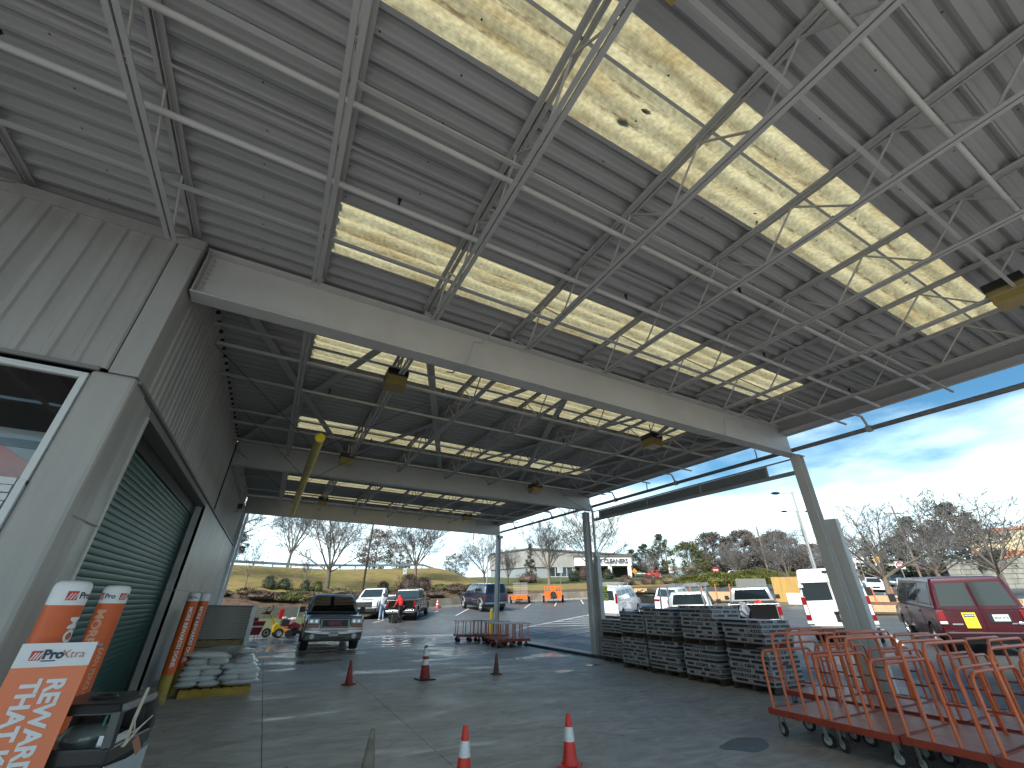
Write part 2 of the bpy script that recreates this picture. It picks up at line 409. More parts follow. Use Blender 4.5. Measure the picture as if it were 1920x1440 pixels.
# banks
def natural(name, cols, scale, rough=.95, bump=.6, stretch=(1,1,1)):
    m = mat(name, cols[0], rough, bump=bump, bscale=scale*6); nt = m.node_tree; N = nt.nodes; L = nt.links
    g = N.new('ShaderNodeNewGeometry'); mp = N.new('ShaderNodeMapping'); mp.inputs['Scale'].default_value = stretch; L.new(g.outputs['Position'], mp.inputs[0])
    n = N.new('ShaderNodeTexNoise'); n.inputs['Scale'].default_value = scale; n.inputs['Detail'].default_value = 12; n.inputs['Roughness'].default_value = .72; L.new(mp.outputs[0], n.inputs['Vector'])
    cr = N.new('ShaderNodeValToRGB'); e = cr.color_ramp.elements
    e[0].position = .36; e[0].color = (*cols[0], 1); e[1].position = .66; e[1].color = (*cols[-1], 1)
    for i, c in enumerate(cols[1:-1]): k = e.new(.36+.3*(i+1)/(len(cols)-1)); k.color = (*c, 1)
    L.new(n.outputs[0], cr.inputs[0]); L.new(cr.outputs[0], N['Principled BSDF'].inputs['Base Color']); return m
grassm = natural('winter_grass', [(.06,.085,.012),(.12,.13,.02),(.22,.17,.05),(.18,.10,.04),(.08,.105,.016),(.17,.165,.035)], .8, stretch=(.6,1.3,1))
mulchm = natural('mulch', [(.025,.014,.009),(.065,.036,.023),(.11,.065,.04),(.06,.05,.02),(.035,.02,.014)], 1.3)
fieldm = natural('far_ground', [(.10,.10,.05),(.16,.14,.08),(.12,.12,.06)], .1)
lawn = natural('lawn_strip', [(.035,.05,.010),(.06,.075,.018),(.085,.075,.025)], 2.)
xb = frange(-60, 44, 90)+frange(46, 320, 60)
def strip(d0, d1, nd, name, m, xs_, rough=0.):
    v = []; f = []; R = random.Random(3)
    for j in range(nd):
        for x in xs_:
            d = lerp(d0, d1, j/(nd-1)); y = ywall(x)+d
            v.append((x, y, bank(x, y)+(R.uniform(-rough, rough) if 0 < j < nd-1 else 0)))
    n = len(xs_)
    for j in range(nd-1):
        for i in range(n-1): f.append((j*n+i, j*n+i+1, (j+1)*n+i+1, (j+1)*n+i))
    mb = MB(); mb.add(v, f); return struct(mb.build(name, m, None, 60))
xm = frange(-60, 60, 150)+frange(62, 320, 60)
strip(.1, 5, 12, 'mulch_bed', mulchm, xm, .07)
strip(5, 20, 14, 'grass_bank', grassm, xm, .05)
strip(20, 60, 10, 'hilltop_ground', lawn, xb)
strip(60, 400, 14, 'distant_ground', fieldm, xb)
# lawn triangle in front of the wall on the left, with a kerb
v = []
lw = MB()
for x0, x1 in zip(frange(-12, 4.8, 9), frange(-12, 4.8, 9)[1:]):
    def yl(x): return 27.6+.30*x
    lw.add([(x0,yl(x0),zt(x0,yl(x0))+.03),(x1,yl(x1),zt(x1,yl(x1))+.03),(x1,ywall(x1)-.12,zt(x1,ywall(x1))+.05),(x0,ywall(x0)-.12,zt(x0,ywall(x0))+.05)], [(0,1,2,3)])
struct(lw.build('lawn_strip', lawn))
kb = MB().bar((-12,24.0,.0),(4.8,29.0,.05),.16,.2); struct(kb.build('kerb', edgec, bevel=.02))
# storm puddle stain
wetm = mat('puddle', (.21,.215,.215), .22, var=.2, vscale=3)
pd = MB(); R = random.Random(5)
for cx, cy, rx, ry in ((6.15,4.75,.42,.24),(7.6,11.2,.33,.2),(9.2,11.9,.3,.16)):
    ring = [(cx+rx*cos(a)*(1+.18*sin(3*a+cx)), cy+ry*sin(a)*(1+.2*cos(2*a+cy)), .005) for a in [2*pi*k/22 for k in range(22)]]
    pd.add(ring, [tuple(range(22))])
struct(pd.build('puddle', wetm))
# ================================================================ canopy
canopy = thing('loading_canopy', 'long grey steel loading canopy with corrugated deck, bar joists and yellowed skylight strips', 'canopy', (4.6,9.6,0))
CO = Vector((-4.6,-9.6,0))
def cp(m, name, mt, smooth=None, bevel=0, parent=None):
    me = m.mesh(name, mt, smooth); o = link(name, me, parent or canopy, bevel=bevel)
    if parent is None: o.location = CO
    return o
# skylight material: weathered fibreglass
def skymat():
    m = bpy.data.materials.new('skylight_fibreglass'); m.use_nodes = True; nt = m.node_tree; N = nt.nodes; L = nt.links; N.clear()
    out = N.new('ShaderNodeOutputMaterial'); tr = N.new('ShaderNodeBsdfTranslucent'); df = N.new('ShaderNodeBsdfDiffuse'); mx = N.new('ShaderNodeMixShader')
    g = N.new('ShaderNodeNewGeometry'); mp = N.new('ShaderNodeMapping'); mp.inputs['Scale'].default_value = (.5,2.2,1); L.new(g.outputs['Position'], mp.inputs[0])
    n = N.new('ShaderNodeTexNoise'); n.inputs['Scale'].default_value = 1.5; n.inputs['Detail'].default_value = 10; n.inputs['Roughness'].default_value = .65; L.new(mp.outputs[0], n.inputs['Vector'])
    cr = N.new('ShaderNodeValToRGB'); e = cr.color_ramp.elements
    e[0].position = .34; e[0].color = (.28,.215,.10,1); e[1].position = .60; e[1].color = (.42,.375,.225,1)
    k = e.new(.45); k.color = (.35,.30,.17,1)
    L.new(n.outputs[0], cr.inputs[0])
    # fibre mottling
    n2 = N.new('ShaderNodeTexNoise'); n2.inputs['Scale'].default_value = 22; n2.inputs['Detail'].default_value = 4; L.new(g.outputs['Position'], n2.inputs['Vector'])
    mr = N.new('ShaderNodeMapRange'); mr.inputs[1].default_value = .3; mr.inputs[2].default_value = .7; mr.inputs[3].default_value = .72; mr.inputs[4].default_value = 1.18; L.new(n2.outputs[0], mr.inputs[0])
    s = N.new('ShaderNodeVectorMath'); s.operation = 'SCALE'; L.new(cr.outputs[0], s.inputs[0]); L.new(mr.outputs[0], s.inputs['Scale'])
    # dirt lying in the valleys of the sheet, broken up by noise
    sp = N.new('ShaderNodeSeparateXYZ'); L.new(g.outputs['Position'], sp.inputs[0])
    zr = N.new('ShaderNodeMapRange'); zr.inputs[1].default_value = 5.862; zr.inputs[2].default_value = 5.872; zr.inputs[3].default_value = 1; zr.inputs[4].default_value = 0; L.new(sp.outputs['Z'], zr.inputs[0])
    n3 = N.new('ShaderNodeTexNoise'); n3.inputs['Scale'].default_value = 4.; n3.inputs['Detail'].default_value = 8; n3.inputs['Roughness'].default_value = .8; L.new(mp.outputs[0], n3.inputs['Vector'])
    c3 = N.new('ShaderNodeValToRGB'); c3.color_ramp.elements[0].position = .46; c3.color_ramp.elements[1].position = .60; L.new(n3.outputs[0], c3.inputs[0])
    ml = N.new('ShaderNodeMath'); ml.operation = 'MULTIPLY'; L.new(zr.outputs[0], ml.inputs[0]); L.new(c3.outputs[0], ml.inputs[1])
    dm = N.new('ShaderNodeMix'); dm.data_type = 'RGBA'; dm.inputs[7].default_value = (.10,.075,.04,1); L.new(ml.outputs[0], dm.inputs[0]); L.new(s.outputs[0], dm.inputs[6])
    L.new(dm.outputs[2], tr.inputs[0]); L.new(dm.outputs[2], df.inputs[0]); mx.inputs[0].default_value = .22
    L.new(tr.outputs[0], mx.inputs[1]); L.new(df.outputs[0], mx.inputs[2]); L.new(mx.outputs[0], out.inputs[0]); return m
skylm = skymat()
DX0, DX1 = -14.0, 10.96  # left end runs on out of view, extended to block low sun
def corr(y0, y1, x0, x1, zb, npitch, step=1.):
    # trapezoid corrugated sheet, ribs along x
    P = (y1-y0)/npitch; m = MB(); pr = []
    for i in range(npitch):
        for u in (0,.1,.2,.3,.4,.5,.6,.7,.8,.9): pr.append((y0+(i+u)*P, zb+.036*(1-clamp(1.5*cos(2*pi*u),-1,1)) if step == 1. else zb+.022*(1-cos(2*pi*u))))
    pr.append((y1, zb))
    xs_ = [x0, x1]
    v = [(x, y, z) for x in xs_ for y, z in pr]; n = len(pr)
    f = [(i, i+1, n+i+1, n+i) for i in range(n-1)]
    return m.add(v, f)
# y bands: skylight strips between deck sheets
SK = [(-2.15,-1.23),(.86,1.78),(3.87,4.79),(7.02,7.94),(11.2,12.12),(17.75,18.45),(20.6,21.4)]  # first strip is out of view, added to brighten the near floor
bands = []; y = -2.9
for a, b in SK+[(22.35,22.35)]:
    lo = y
    gaps = [(lo, a)]
    if lo < 14.3 < a: gaps = [(lo, 14.28),(14.34, a)]
    for p, q in gaps:
        k = max(1, round((q-p)/1.0))
        for i in range(k): bands.append((lerp(p, q, i/k), lerp(p, q, (i+1)/k), 0))
    if b > a: bands.append((a, b, 1))
    y = b
ZD = 5.862
for a, b, s in bands:
    npi = max(3, round((b-a)/.23))
    if not s:
        o = cp(corr(a, b+.004, DX0, DX1, ZD, npi), 'deck_sheet', deckm)
    else:
        o = cp(corr(a, b+.004, DX0, -.3, ZD, npi), 'deck_sheet', deckm)
        o = cp(corr(a, b+.004, 9.35, DX1, ZD, npi), 'deck_sheet', deckm)
        c = [-.3,1.25,2.84,4.42,6.02,7.62,9.35]
        for p, q in zip(c, c[1:]): cp(corr(a, b+.004, p, q, ZD, npi, .5), 'skylight_panel', skylm)
        # lap strips that edge the skylight
        m = MB(); m.box(-.36,9.4,a-.035,a+.012,ZD-.006,ZD-.002); m.box(-.36,9.4,b-.012,b+.035,ZD-.006,ZD-.002)
        cp(m, 'lap_strip', deckm)
# debris lying on the translucent panels
leafm = mat('dead_leaf', (.03,.022,.012), .9)
m = MB(); R = random.Random(11)
for cx, cy, rx, ry in ((2.16,1.38,.055,.04),(2.0,1.56,.075,.045),(4.2,1.62,.02,.02),(4.35,1.7,.02,.015),(5.1,1.2,.02,.02),(6.3,1.5,.03,.018),(7.2,1.3,.02,.02),(3.2,4.3,.04,.03),(5.1,4.5,.05,.03)):
    m.ell((cx,cy,ZD+.045),(rx,ry,.012), 9, 4, .25, R)
cp(m, 'debris', leafm)['kind'] = 'stuff'
# fasteners
m = MB()
for yy in [r*.457-2.6 for r in range(0, 28)]:
    for x in [-4.3+.8*k for k in range(19)]:
        m.ell((x+R.uniform(-.05,.05), yy+R.uniform(-.02,.02), ZD-.004),(.011,.011,.008), 5, 2)
o = cp(m, 'deck_screw', mat('screw_dark', (.03,.03,.03), .6)); o['kind'] = 'stuff'
# girders: plate girders with flanges
GY = [-2.8, 5.45, 13.7, 22.0]
for gy in GY:
    m = MB(); x0 = -1.7 if gy > 0 else -9; x1 = 11.0
    m.box(x0,x1,gy-.008,gy+.008,5.022,5.678); m.box(x0,x1,gy-.13,gy+.13,4.996,5.02); m.box(x0,x1,gy-.13,gy+.13,5.68,5.704)
    g = cp(m, 'girder', steel_l, bevel=.004)
    m = MB()
    m.box(x0+.01, x0+.03, gy-.125, gy+.125, 5.022, 5.678)
    cp(m, 'end_plate', steel, parent=g)
    m = MB()
    for k in range(8):
        for s in (-1,): m.lathe([(.018,0),(.018,.022)], 6, (x0+.08, gy-.03, 5.08+.075*k), 'y')
    cp(m, 'bolt', steel, parent=g)['kind'] = 'stuff'
# edge beam (fascia channel) along the open side
m = MB(); m.box(10.78,10.80,-2.9,22.3,5.55,5.955); m.box(10.80,10.95,-2.9,22.3,5.55,5.57); m.box(10.80,10.95,-2.9,22.3,5.88,5.90); m.box(10.62,10.78,-2.9,22.3,5.55,5.565)
cp(m, 'edge_beam', steel)
m = MB(); m.box(10.97,11.0,-2.9,22.4,5.52,6.1); m.box(-9,11.0,22.36,22.39,5.75,6.05); cp(m, 'fascia_trim', steel_l)
# bar joists along the depth
JX = [-7.9,-6.7,-5.1,-3.5,-1.9,-.36,1.25,2.83,4.42,6.02,7.62,9.22]
def joist(x, y0, y1, pitch, depth=.52, endb=.55):
    zt_, zb = 5.80, 5.80-depth
    m = MB()
    for s in (-1, 1):
        a = x+s*.012; b = x+s*.068
        m.box(min(a,b),max(a,b),y0,y1,zt_-.012+.06-.012,zt_+.06-.012); m.box(min(a,a+s*.006),max(a,a+s*.006),y0,y1,zt_+.0,zt_+.036)
    j = cp(m, 'joist', steel)
    for q0, q1 in ((y0-.06,y0+.1),(y1-.1,y1+.06)): link('bearing_seat', MB().box(x-.045,x+.045,q0,q1,5.704,5.76).mesh('bearing_seat', steel), j)
    m = MB()
    for s in (-1, 1):
        a = x+s*.010; b = x+s*.056
        m.box(min(a,b),max(a,b),y0+endb,y1-endb,zb,zb+.008); m.box(min(a,a+s*.006),max(a,a+s*.006),y0+endb,y1-endb,zb+.008,zb+.04)
    link('bottom_chord', m.mesh('bottom_chord', steel), j)
    m = MB(); n = max(2, round((y1-y0-2*endb)/pitch)); st = (y1-y0-2*endb)/n
    m.tube([(x,y0+.05,5.80),(x,y0+endb+.02,zb+.02)], .014, 6); m.tube([(x,y1-.05,5.80),(x,y1-endb-.02,zb+.02)], .011, 6)
    for i in range(n):
        p = y0+endb+i*st
        m.tube([(x,p+.02,zb+.02),(x,p+st/2,zt_+.01)], .013, 6); m.tube([(x,p+st/2,zt_+.01),(x,p+st-.02,zb+.02)], .013, 6)
    link('web', m.mesh('web', rodm), j)
for x in JX:
    joist(x, -2.72, 5.38, .98)
    if x > -1.8: joist(x, 5.52, 13.62, .98)
    if x > -1.8: joist(x, 13.78, 21.92, .98)
# bridging angles between the joists
m = MB()
for yy, z, a, b in ((2.16,5.31,-7.9,10.78),(3.98,5.31,-7.9,1.25),(.51,5.30,1.25,10.78),(-1.4,5.3,-7.9,10.78),(4.02,5.3,1.25,10.78),
                 (6.82,5.46,-1.7,10.78),(8.35,5.3,-1.7,10.78),(10.1,5.3,-1.7,10.78),(12.4,5.35,-1.7,10.78),(16.3,5.3,-1.7,10.78),(19.4,5.3,-1.7,10.78)):
    m2 = MB(); m2.box(a,b,yy-.018,yy+.018,z,z+.005); m2.box(a,b,yy-.018,yy-.013,z+.005,z+.035)
    cp(m2, 'bridging_angle', steel)
for yy in (1.2,3.1,9.2,11.4,15.1,18.0):
    cp(MB().bar((-7.9 if yy < 5 else -1.7,yy,5.835),(10.78,yy,5.835),.03,.006), 'bridging_angle', steel)
# X bracing in the second bay
def strap(p, q): cp(MB().bar(p, q, .15, .012), 'brace', steel)
for x0, x1, z in ((-1.68,1.2,0),(1.3,4.38,0),(4.45,7.56,0),(7.66,10.7,0)):
    strap((x0+.05,5.62,5.70),(x1-.02,13.5,5.70)); strap((x0+.1,13.5,5.725),(x1,5.62,5.725))
for x0, x1 in ((1.3,4.38),(4.45,7.56)): cp(MB().tube([(x0,5.5,5.05),(x0+.02,5.6,5.3)], .01, 5), 'tie_rod', rodm)
# diagonal knee braces at the far columns
for a, b in (((9.3,13.1,5.25),(10.9,13.65,4.95)),((9.3,14.2,5.3),(10.75,14.9,5.0)),((9.3,6.9,5.3),(10.75,5.7,5.35))): cp(MB().tube([a,b], .018, 6), 'tie_rod', steel)
# columns
colm = steel_l
def column(y, x=11.05, base=0., guard=True, w=.2):
    m = MB()
    m.box(x-.11,x-.096,y-.105,y+.105,base,4.975); m.box(x+.096,x+.11,y-.105,y+.105,base,4.975); m.box(x-.096,x+.096,y-.006,y+.006,base,4.975)
    m.box(x-.17,x+.17,y-.17,y+.17,base-.01,base+.02); m.box(x-.14,x+.14,y-.14,y+.14,4.975,4.994)
    c = cp(m, 'column', colm)
    return c
c1 = column(5.4); c2 = column(14.1); c3 = column(22.25); column(-2.8)
for y, xg, top in ((5.4,11.28,3.46),(14.1,11.28,3.44)):
    m = MB(); m.box(xg-.02,xg+.13,y-.28,y-.02,0,top); m.box(xg-.05,xg-.022,y-.28,y+.16,0,top-.4)
    cp(m, 'column_guard', steel_l, bevel=.006)
cp(MB().tube([(11.22,13.85,3.3),(11.22,13.85,5.0),(11.05,13.8,5.3)], .05, 10), 'downspout', steel_l)
cp(MB().tube([(11.05,22.42,0),(11.05,22.42,5.1)], .045, 10), 'downspout', steel_l)
cp(MB().box(11.0,11.25,22.05,22.4,4.86,5.0), 'column_cap', steel)
# ---------------------------------------------------------------- pipe outside the columns
pm = mat('dark_pipe', (.20,.19,.18), .5, var=.2, vscale=8)
pp = thing('sprinkler_main', 'long dark sprinkler main pipe running outside the canopy columns', 'pipe', (11.25,9,5.23))
m = MB().tube([(11.25,-2.9,5.23),(11.25,22.9,5.23)], .052, 12); o = m.build('pipe', pm, pp, 40, (-11.25,-9,-5.23))
for yy in (3.8,9.4,12.4,16.9,20.6):
    o = MB().tube([(11.25,yy,5.23),(11.1,yy,5.5),(10.6,yy,5.47)], .028, 8).lathe([(.075,-.05),(.075,.05)], 10, (11.25,yy,5.23), 'y').build('riser', steel, pp, 40, (-11.25,-9,-5.23))
for yy in (1.0,6.5,10.7,15.2,18.7):
    MB().box(11.235,11.265,yy-.012,yy+.012,5.28,5.54).build('hanger', steel, pp, None, (-11.25,-9,-5.23))
# branch pipes under the deck
def branch(y, x0, x1, r, label, heads):
    t = thing('sprinkler_branch', label, 'pipe', ((x0+x1)/2,y,5.46)); off = (-(x0+x1)/2,-y,-5.46)
    MB().tube([(x0,y,5.46),(x1,y,5.46)], r, 10).build('pipe', steel_l, t, 40, off)
    for x in heads:
        h = MB().tube([(x,y,5.46),(x,y,5.56)], .014, 6).ell((x,y,5.58),(.022,.022,.02), 8, 4).box(x-.02,x+.02,y-.02,y+.02,5.60,5.606).build('sprinkler_head', black, t, None, off)
branch(3.3, -8, 10.7, .034, 'thick round sprinkler pipe with upright heads nearest the large skylight', (-2.9,.3,3.6,6.8,9.6))
branch(2.42, -8, 10.6, .03, 'thinner sprinkler pipe beside the large near skylight ending at the edge beam', (4.9,8.2))
branch(.08, 1.4, 10.5, .026, 'white sprinkler pipe crossing the top right corner of the picture', ())
branch(7.42, -1.7, 10.6, .032, 'sprinkler pipe just beyond the first girder', (2.3,5.2,8.4))
branch(8.65, -1.7, 10.6, .028, 'sprinkler pipe crossing the middle bay of the canopy', (0.2,6.2))
branch(11.3, -1.7, 10.6, .03, 'sprinkler pipe before the second girder', (1.6,4.7,7.8))
branch(15.6, -1.7, 10.6, .028, 'sprinkler pipe just beyond the second girder', (3,6.5))
branch(19.0, -1.7, 10.6, .028, 'sprinkler pipe nearest the far girder', (3,6.5))
# conduit looping over the girder
for px, lb in ((2.05,'thin grey conduit hanging over the left half of the first girder'),(8.3,'thin grey conduit draped over the right end of the first girder')):
    o = MB().tube([(px+.25,4.7,5.55),(px+.1,5.1,5.35),(px+.02,5.29,5.45),(px-.03,5.295,5.2),(px-.1,5.3,4.99),(px-.16,5.45,4.97),(px-.15,5.7,5.02),(px-.1,6.2,5.3)], .012, 6).build('conduit', rodm, None, 40)
    tag(o, lb, 'conduit')
# roller shade frame between the columns
shm = mat('shade_box', (.22,.22,.215), .5, var=.1)
sh = thing('retracted_shade', 'dark retracted wind screen on a horizontal tube between the two right columns', 'screen', (11.4,9.75,4.7))
off = (-11.4,-9.75,-4.7)
MB().tube([(11.4,5.5,4.70),(11.4,14.1,4.72)], .055, 10).build('tube', steel, sh, 40, off)
MB().box(11.37,11.43,6.42,13.55,4.76,5.02).build('screen_panel', shm, sh, None, off)
MB().box(11.36,11.44,5.5,14.1,5.045,5.065).build('top_rail', steel, sh, None, off)
for y in (6.4,8.6,10.9,13.57): MB().box(11.33,11.365,y-.025,y+.025,4.74,5.04).build('bracket', steel, sh, None, off)
# ---------------------------------------------------------------- lamps
lampy = mat('yellowed_lens', (.30,.22,.07), .3, var=.12, vscale=8)
hb = thing('canopy_lamp', 'yellowed box lamp', 'lamp', (0,0,0), 0, 'box lamps hanging from the canopy joists')
lh = MB().box(-.19,.19,-.19,.19,.0,.13).build('housing', black, hb, bevel=.015)
MB().lathe([(.17*1.414,-.18),(.245*1.0,-.0)], 4, (0,0,0)).build('lens', lampy, hb)
for k in range(5): MB().box(-.178+.0889*k-.004,-.178+.0889*k+.004,-.182,.182,-.012,.0).build('fin', lampy, hb)
MB().tube([(0,0,.13),(0,0,.42)], .015, 6).build('stem', rodm, hb)
LPS = [((1.33,.42,5.40),'box lamp cut by the top edge above the large near skylight'),((1.2,6.85,5.25),'box lamp just beyond the first girder on the left'),
       ((1.16,12.35,5.25),'box lamp in front of the second girder on the left'),((1.2,18.9,5.25),'small box lamp seen left above the grey pickup'),
       ((7.74,.58,5.36),'box lamp cut by the right edge of the picture'),((7.6,6.85,5.25),'box lamp beyond the first girder on the right'),
       ((7.62,12.5,5.25),'box lamp in front of the second girder on the right'),((7.7,19.0,5.25),'smallest box lamp near the far right column')]
for i, (p, lb) in enumerate(LPS):
    o = hb if i == 0 else dup(hb, p, 0)
    o.location = p; o['label'] = lb
# ---------------------------------------------------------------- clearance bar
yel = mat('yellow_paint', (.62,.44,.02), .4, var=.12, vscale=7, stain=(.28,.22,.05), sscale=3)
cb = thing('clearance_bar', 'long yellow clearance pipe hanging on wires below the canopy', 'clearance bar', (.22,12.2,4.3))
MB().tube([(0,-4.2,0),(-.06,4.3,0)], .085, 16).build('pipe', yel, cb, 40)
MB().ell((0,-4.2,0),(.092,.03,.092), 16, 8).build('end_cap', mat('yellow_cap', (.75,.55,.01), .3), cb, 60)
for y, s in ((-3.2,-1),(-3.1,1),(2.8,-1),(2.9,1)):
    MB().tube([(0,y,.08),(s*1.9 if s > 0 else -1.93,y+(-1.6 if s < 0 else -1.3),1.1)], .006, 5).build('wire', black, cb)
for y, s in ((-.5,-1),(0,1)):
    MB().tube([(0,y,.08),(s*1.7,y+1.6*(-1 if s > 0 else -1),1.1)], .006, 5).build('wire', black, cb)

# ================================================================ store building
wallp = mat('wall_paint', (.38,.365,.345), .45, var=.06, vscale=2, bump=.04, stain=(.31,.295,.275), sscale=.9, stretch=(2.5,2.5,.35))
wallg = mat('concrete_panel_paint', (.42,.42,.41), .42, var=.08, vscale=2, stain=(.29,.30,.30), sscale=1.2, bump=.1)
trim = mat('trim_paint', (.52,.50,.47), .4)
whitetrim = mat('white_trim', (.62,.63,.63), .4, var=.03)
darktrim = mat('flashing', (.20,.195,.185), .5)
WX, WY = -1.73, 5.25
W2P = -2.16
b = thing('store_building', 'tan and grey store building with ribbed metal siding and a green rolling door', 'building', (-2,12,0)); off = (2,-12,0)
def bp(m, name, mt, smooth=None, bevel=0, parent=None):
    me = m.mesh(name, mt, smooth); o = link(name, me, parent or b, bevel=bevel)
    if parent is None: o.location = off
    return o
# side wall siding (faces +x): rib profile extruded along z
def ribs(a0, a1, z0, z1, axis, plane, out, pitch, depth=.03):
    m = MB(); n = max(1, round((a1-a0)/pitch)); P = (a1-a0)/n; pr = []
    for i in range(n):
        for u, d in ((0,0),(.62,0),(.70,depth),(.92,depth)): pr.append((a0+(i+u)*P, d))
    pr.append((a1, 0)); v = []
    for z in (z0, z1):
        for a, d in pr:
            v.append((a, plane+out*d, z) if axis == 'x' else (plane+out*d, a, z))
    k = len(pr); m.add(v, [(i, i+1, k+i+1, k+i) for i in range(k-1)]); return m
y = 5.62
for i, (p, q) in enumerate(((5.62,8.0),(8.0,10.7),(10.7,13.5),(13.9,16.6),(16.6,19.3),(19.3,21.7))):
    bp(ribs(p, q, 3.72, 5.84, 'y', WX-.02, 1, .2, .024), 'siding_panel', wallp)
bp(MB().box(WX-.25,WX+.0,WY-.012,5.62,3.716,5.66), 'corner_trim', wallp, bevel=.01)
bp(MB().box(WX-.1,WX+.035,5.3,22.6,3.665,3.70), 'flashing', darktrim)
# front siding (faces the camera)
for p, q in ((-9.0,-7.2),(-7.2,-5.4),(-5.4,-3.6),(-3.6,WX-.26)):
    bp(ribs(p, q, 3.74, 5.58, 'x', WY-.0, -1, .235, .022), 'siding_panel', wallp)
bp(MB().box(-9,WX+.02,WY-.045,WY+.02,5.56,5.70), 'head_trim', wallp, bevel=.004)
bp(MB().box(-9,W2P+.12,WY-.05,WY-.013,3.70,3.74), 'flashing', darktrim)
# interior volume so that nothing shows through
bp(MB().box(-9.2,-9.0,WY,22.6,0,5.85), 'sun_block_wall', wallp)  # unseen wall, added to stop sun leaking in under the deck
bp(MB().box(-9,WX-.35,WY+1.7,22.5,0,5.84), 'inner_wall', mat('dark_interior', (.02,.02,.022), .8))
# piers: left jamb and right jamb of the rolling door, lower smooth wall
bp(MB().box(W2P+.055,WX,WY-.012,5.7,0,3.713), 'pier', wallp, bevel=.04)
bp(MB().box(WX-.25,WX-.012,5.705,6.1,0,3.66), 'door_jamb', wallg, bevel=.006)
bp(MB().box(WX-.001,WX+.004,5.35,6.08,2.30,2.312), 'panel_joint', darktrim)
for p, q in ((12.2,12.75),(12.76,16.2),(16.21,19.6),(19.61,22.6)):
    for z0, z1 in ((0,1.795),(1.80,3.66)):
        bp(MB().box(WX-.3,WX,p,q,z0,z1), 'wall_panel', wallg, bevel=.006)
bp(MB().box(WX-.3,WX-.002,6.1,12.2,3.56,3.66), 'door_lintel', darktrim)
bp(MB().box(WX-.06,WX+.006,12.2,12.26,0,3.56), 'jamb_edge', trim)
bp(MB().box(WX-.05,WX+.004,6.04,6.1,0,3.56), 'jamb_edge', trim)
# white end of the wall
bp(MB().box(WX-.3,WX+.1,22.6,22.75,0,5.2), 'end_trim', whitetrim, bevel=.01)
bp(MB().tube([(WX+.16,22.85,.1),(WX+.16,22.85,5.2)], .06, 10), 'downspout', whitetrim, 40)
bp(MB().box(WX+.1,WX+.22,22.72,22.98,5.2,5.36), 'downspout_head', redt)
# channel and clips at the far bay
bp(MB().box(WX+.0,WX+.14,14.2,21.4,5.02,5.06).box(WX+.0,WX+.03,14.2,21.4,5.06,5.7), 'wall_angle', steel)
m = MB()
for k in range(26): m.cbox((WX+.03, 5.9+.3*k, 5.66),(.05,.03,.05))
bp(m, 'rivet', black)['kind'] = 'stuff'
# rolling door
green = mat('green_door_slat', (.018,.085,.078), .42, .1, var=.18, vscale=1.5, stain=(.03,.11,.10), sscale=1.0)
rd = thing('rolling_door', '', '')
for k in ('label','category'): del rd[k]
rd.parent = b; rd.location = off
NS = 44; hs = 3.56/NS
pr = [(WX-.252,0),(WX-.238,.003),(WX-.2355,.010),(WX-.2345,.040),(WX-.2355,.070),(WX-.238,.077),(WX-.252,hs-.001)]
m = MB(); v = [(x, yy, z) for yy in (6.08, 12.22) for x, z in pr]; n = len(pr)
m.add(v, [(i, i+1, n+i+1, n+i) for i in range(n-1)]+[(0, n, 2*n-1, n-1)])
sm = m.mesh('slat', green, 50)
for k in range(NS): link('slat', sm, rd, (0,0,k*hs))
link('door_back', MB().box(WX-.30,WX-.262,6.0,12.3,0,3.6).mesh('door_back', black), rd)
link('guide', MB().box(WX-.27,WX-.19,12.14,12.2,0,3.56).mesh('guide', black), rd)
link('guide', MB().box(WX-.27,WX-.19,6.1,6.16,0,3.56).mesh('guide', black), rd)
link('hood', MB().box(WX-.32,WX-.2,6.1,12.2,3.36,3.56).mesh('hood', black), rd)
clearg = bpy.data.materials.new('window_glass'); clearg.use_nodes = True; _n = clearg.node_tree.nodes; _l = clearg.node_tree.links; _n.clear()
_o = _n.new('ShaderNodeOutputMaterial'); _t = _n.new('ShaderNodeBsdfTransparent'); _g = _n.new('ShaderNodeBsdfGlossy'); _g.inputs['Roughness'].default_value = .02
_f = _n.new('ShaderNodeFresnel'); _m = _n.new('ShaderNodeMixShader'); _l.new(_f.outputs[0], _m.inputs[0]); _l.new(_t.outputs[0], _m.inputs[1]); _l.new(_g.outputs[0], _m.inputs[2]); _l.new(_m.outputs[0], _o.inputs[0])
# upper left window and door frame on the front wall
W2 = -2.16
wf = bp(MB().box(W2-.0,W2+.055,WY-.02,WY+.05,2.52,3.66).box(-9,W2,WY-.02,WY+.05,3.60,3.66), 'window_frame', whitetrim, bevel=.004)
link('pane', MB().box(-9,W2,WY+.02,WY+.028,2.58,3.60).mesh('pane', clearg), wf)
for k in range(5): bp(MB().box(-9,W2-.015,WY-.015-.012*(k%2),WY+.05,2.24+.068*k,2.30+.068*k), 'head_board', whitetrim)
bp(MB().box(W2+.0,W2+.055,WY-.03,WY+.05,0,2.56), 'door_post', whitetrim, bevel=.004)
ed = bp(MB().box(W2-.20,W2-.02,WY,WY+.05,0,2.22).box(-9,W2-.2,WY,WY+.05,2.02,2.22).box(-9,W2-.2,WY,WY+.05,0,.25), 'entrance_door', whitetrim, bevel=.005)
link('pane', MB().box(-9,W2-.2,WY+.02,WY+.03,.25,2.02).mesh('pane', glass_d), ed)
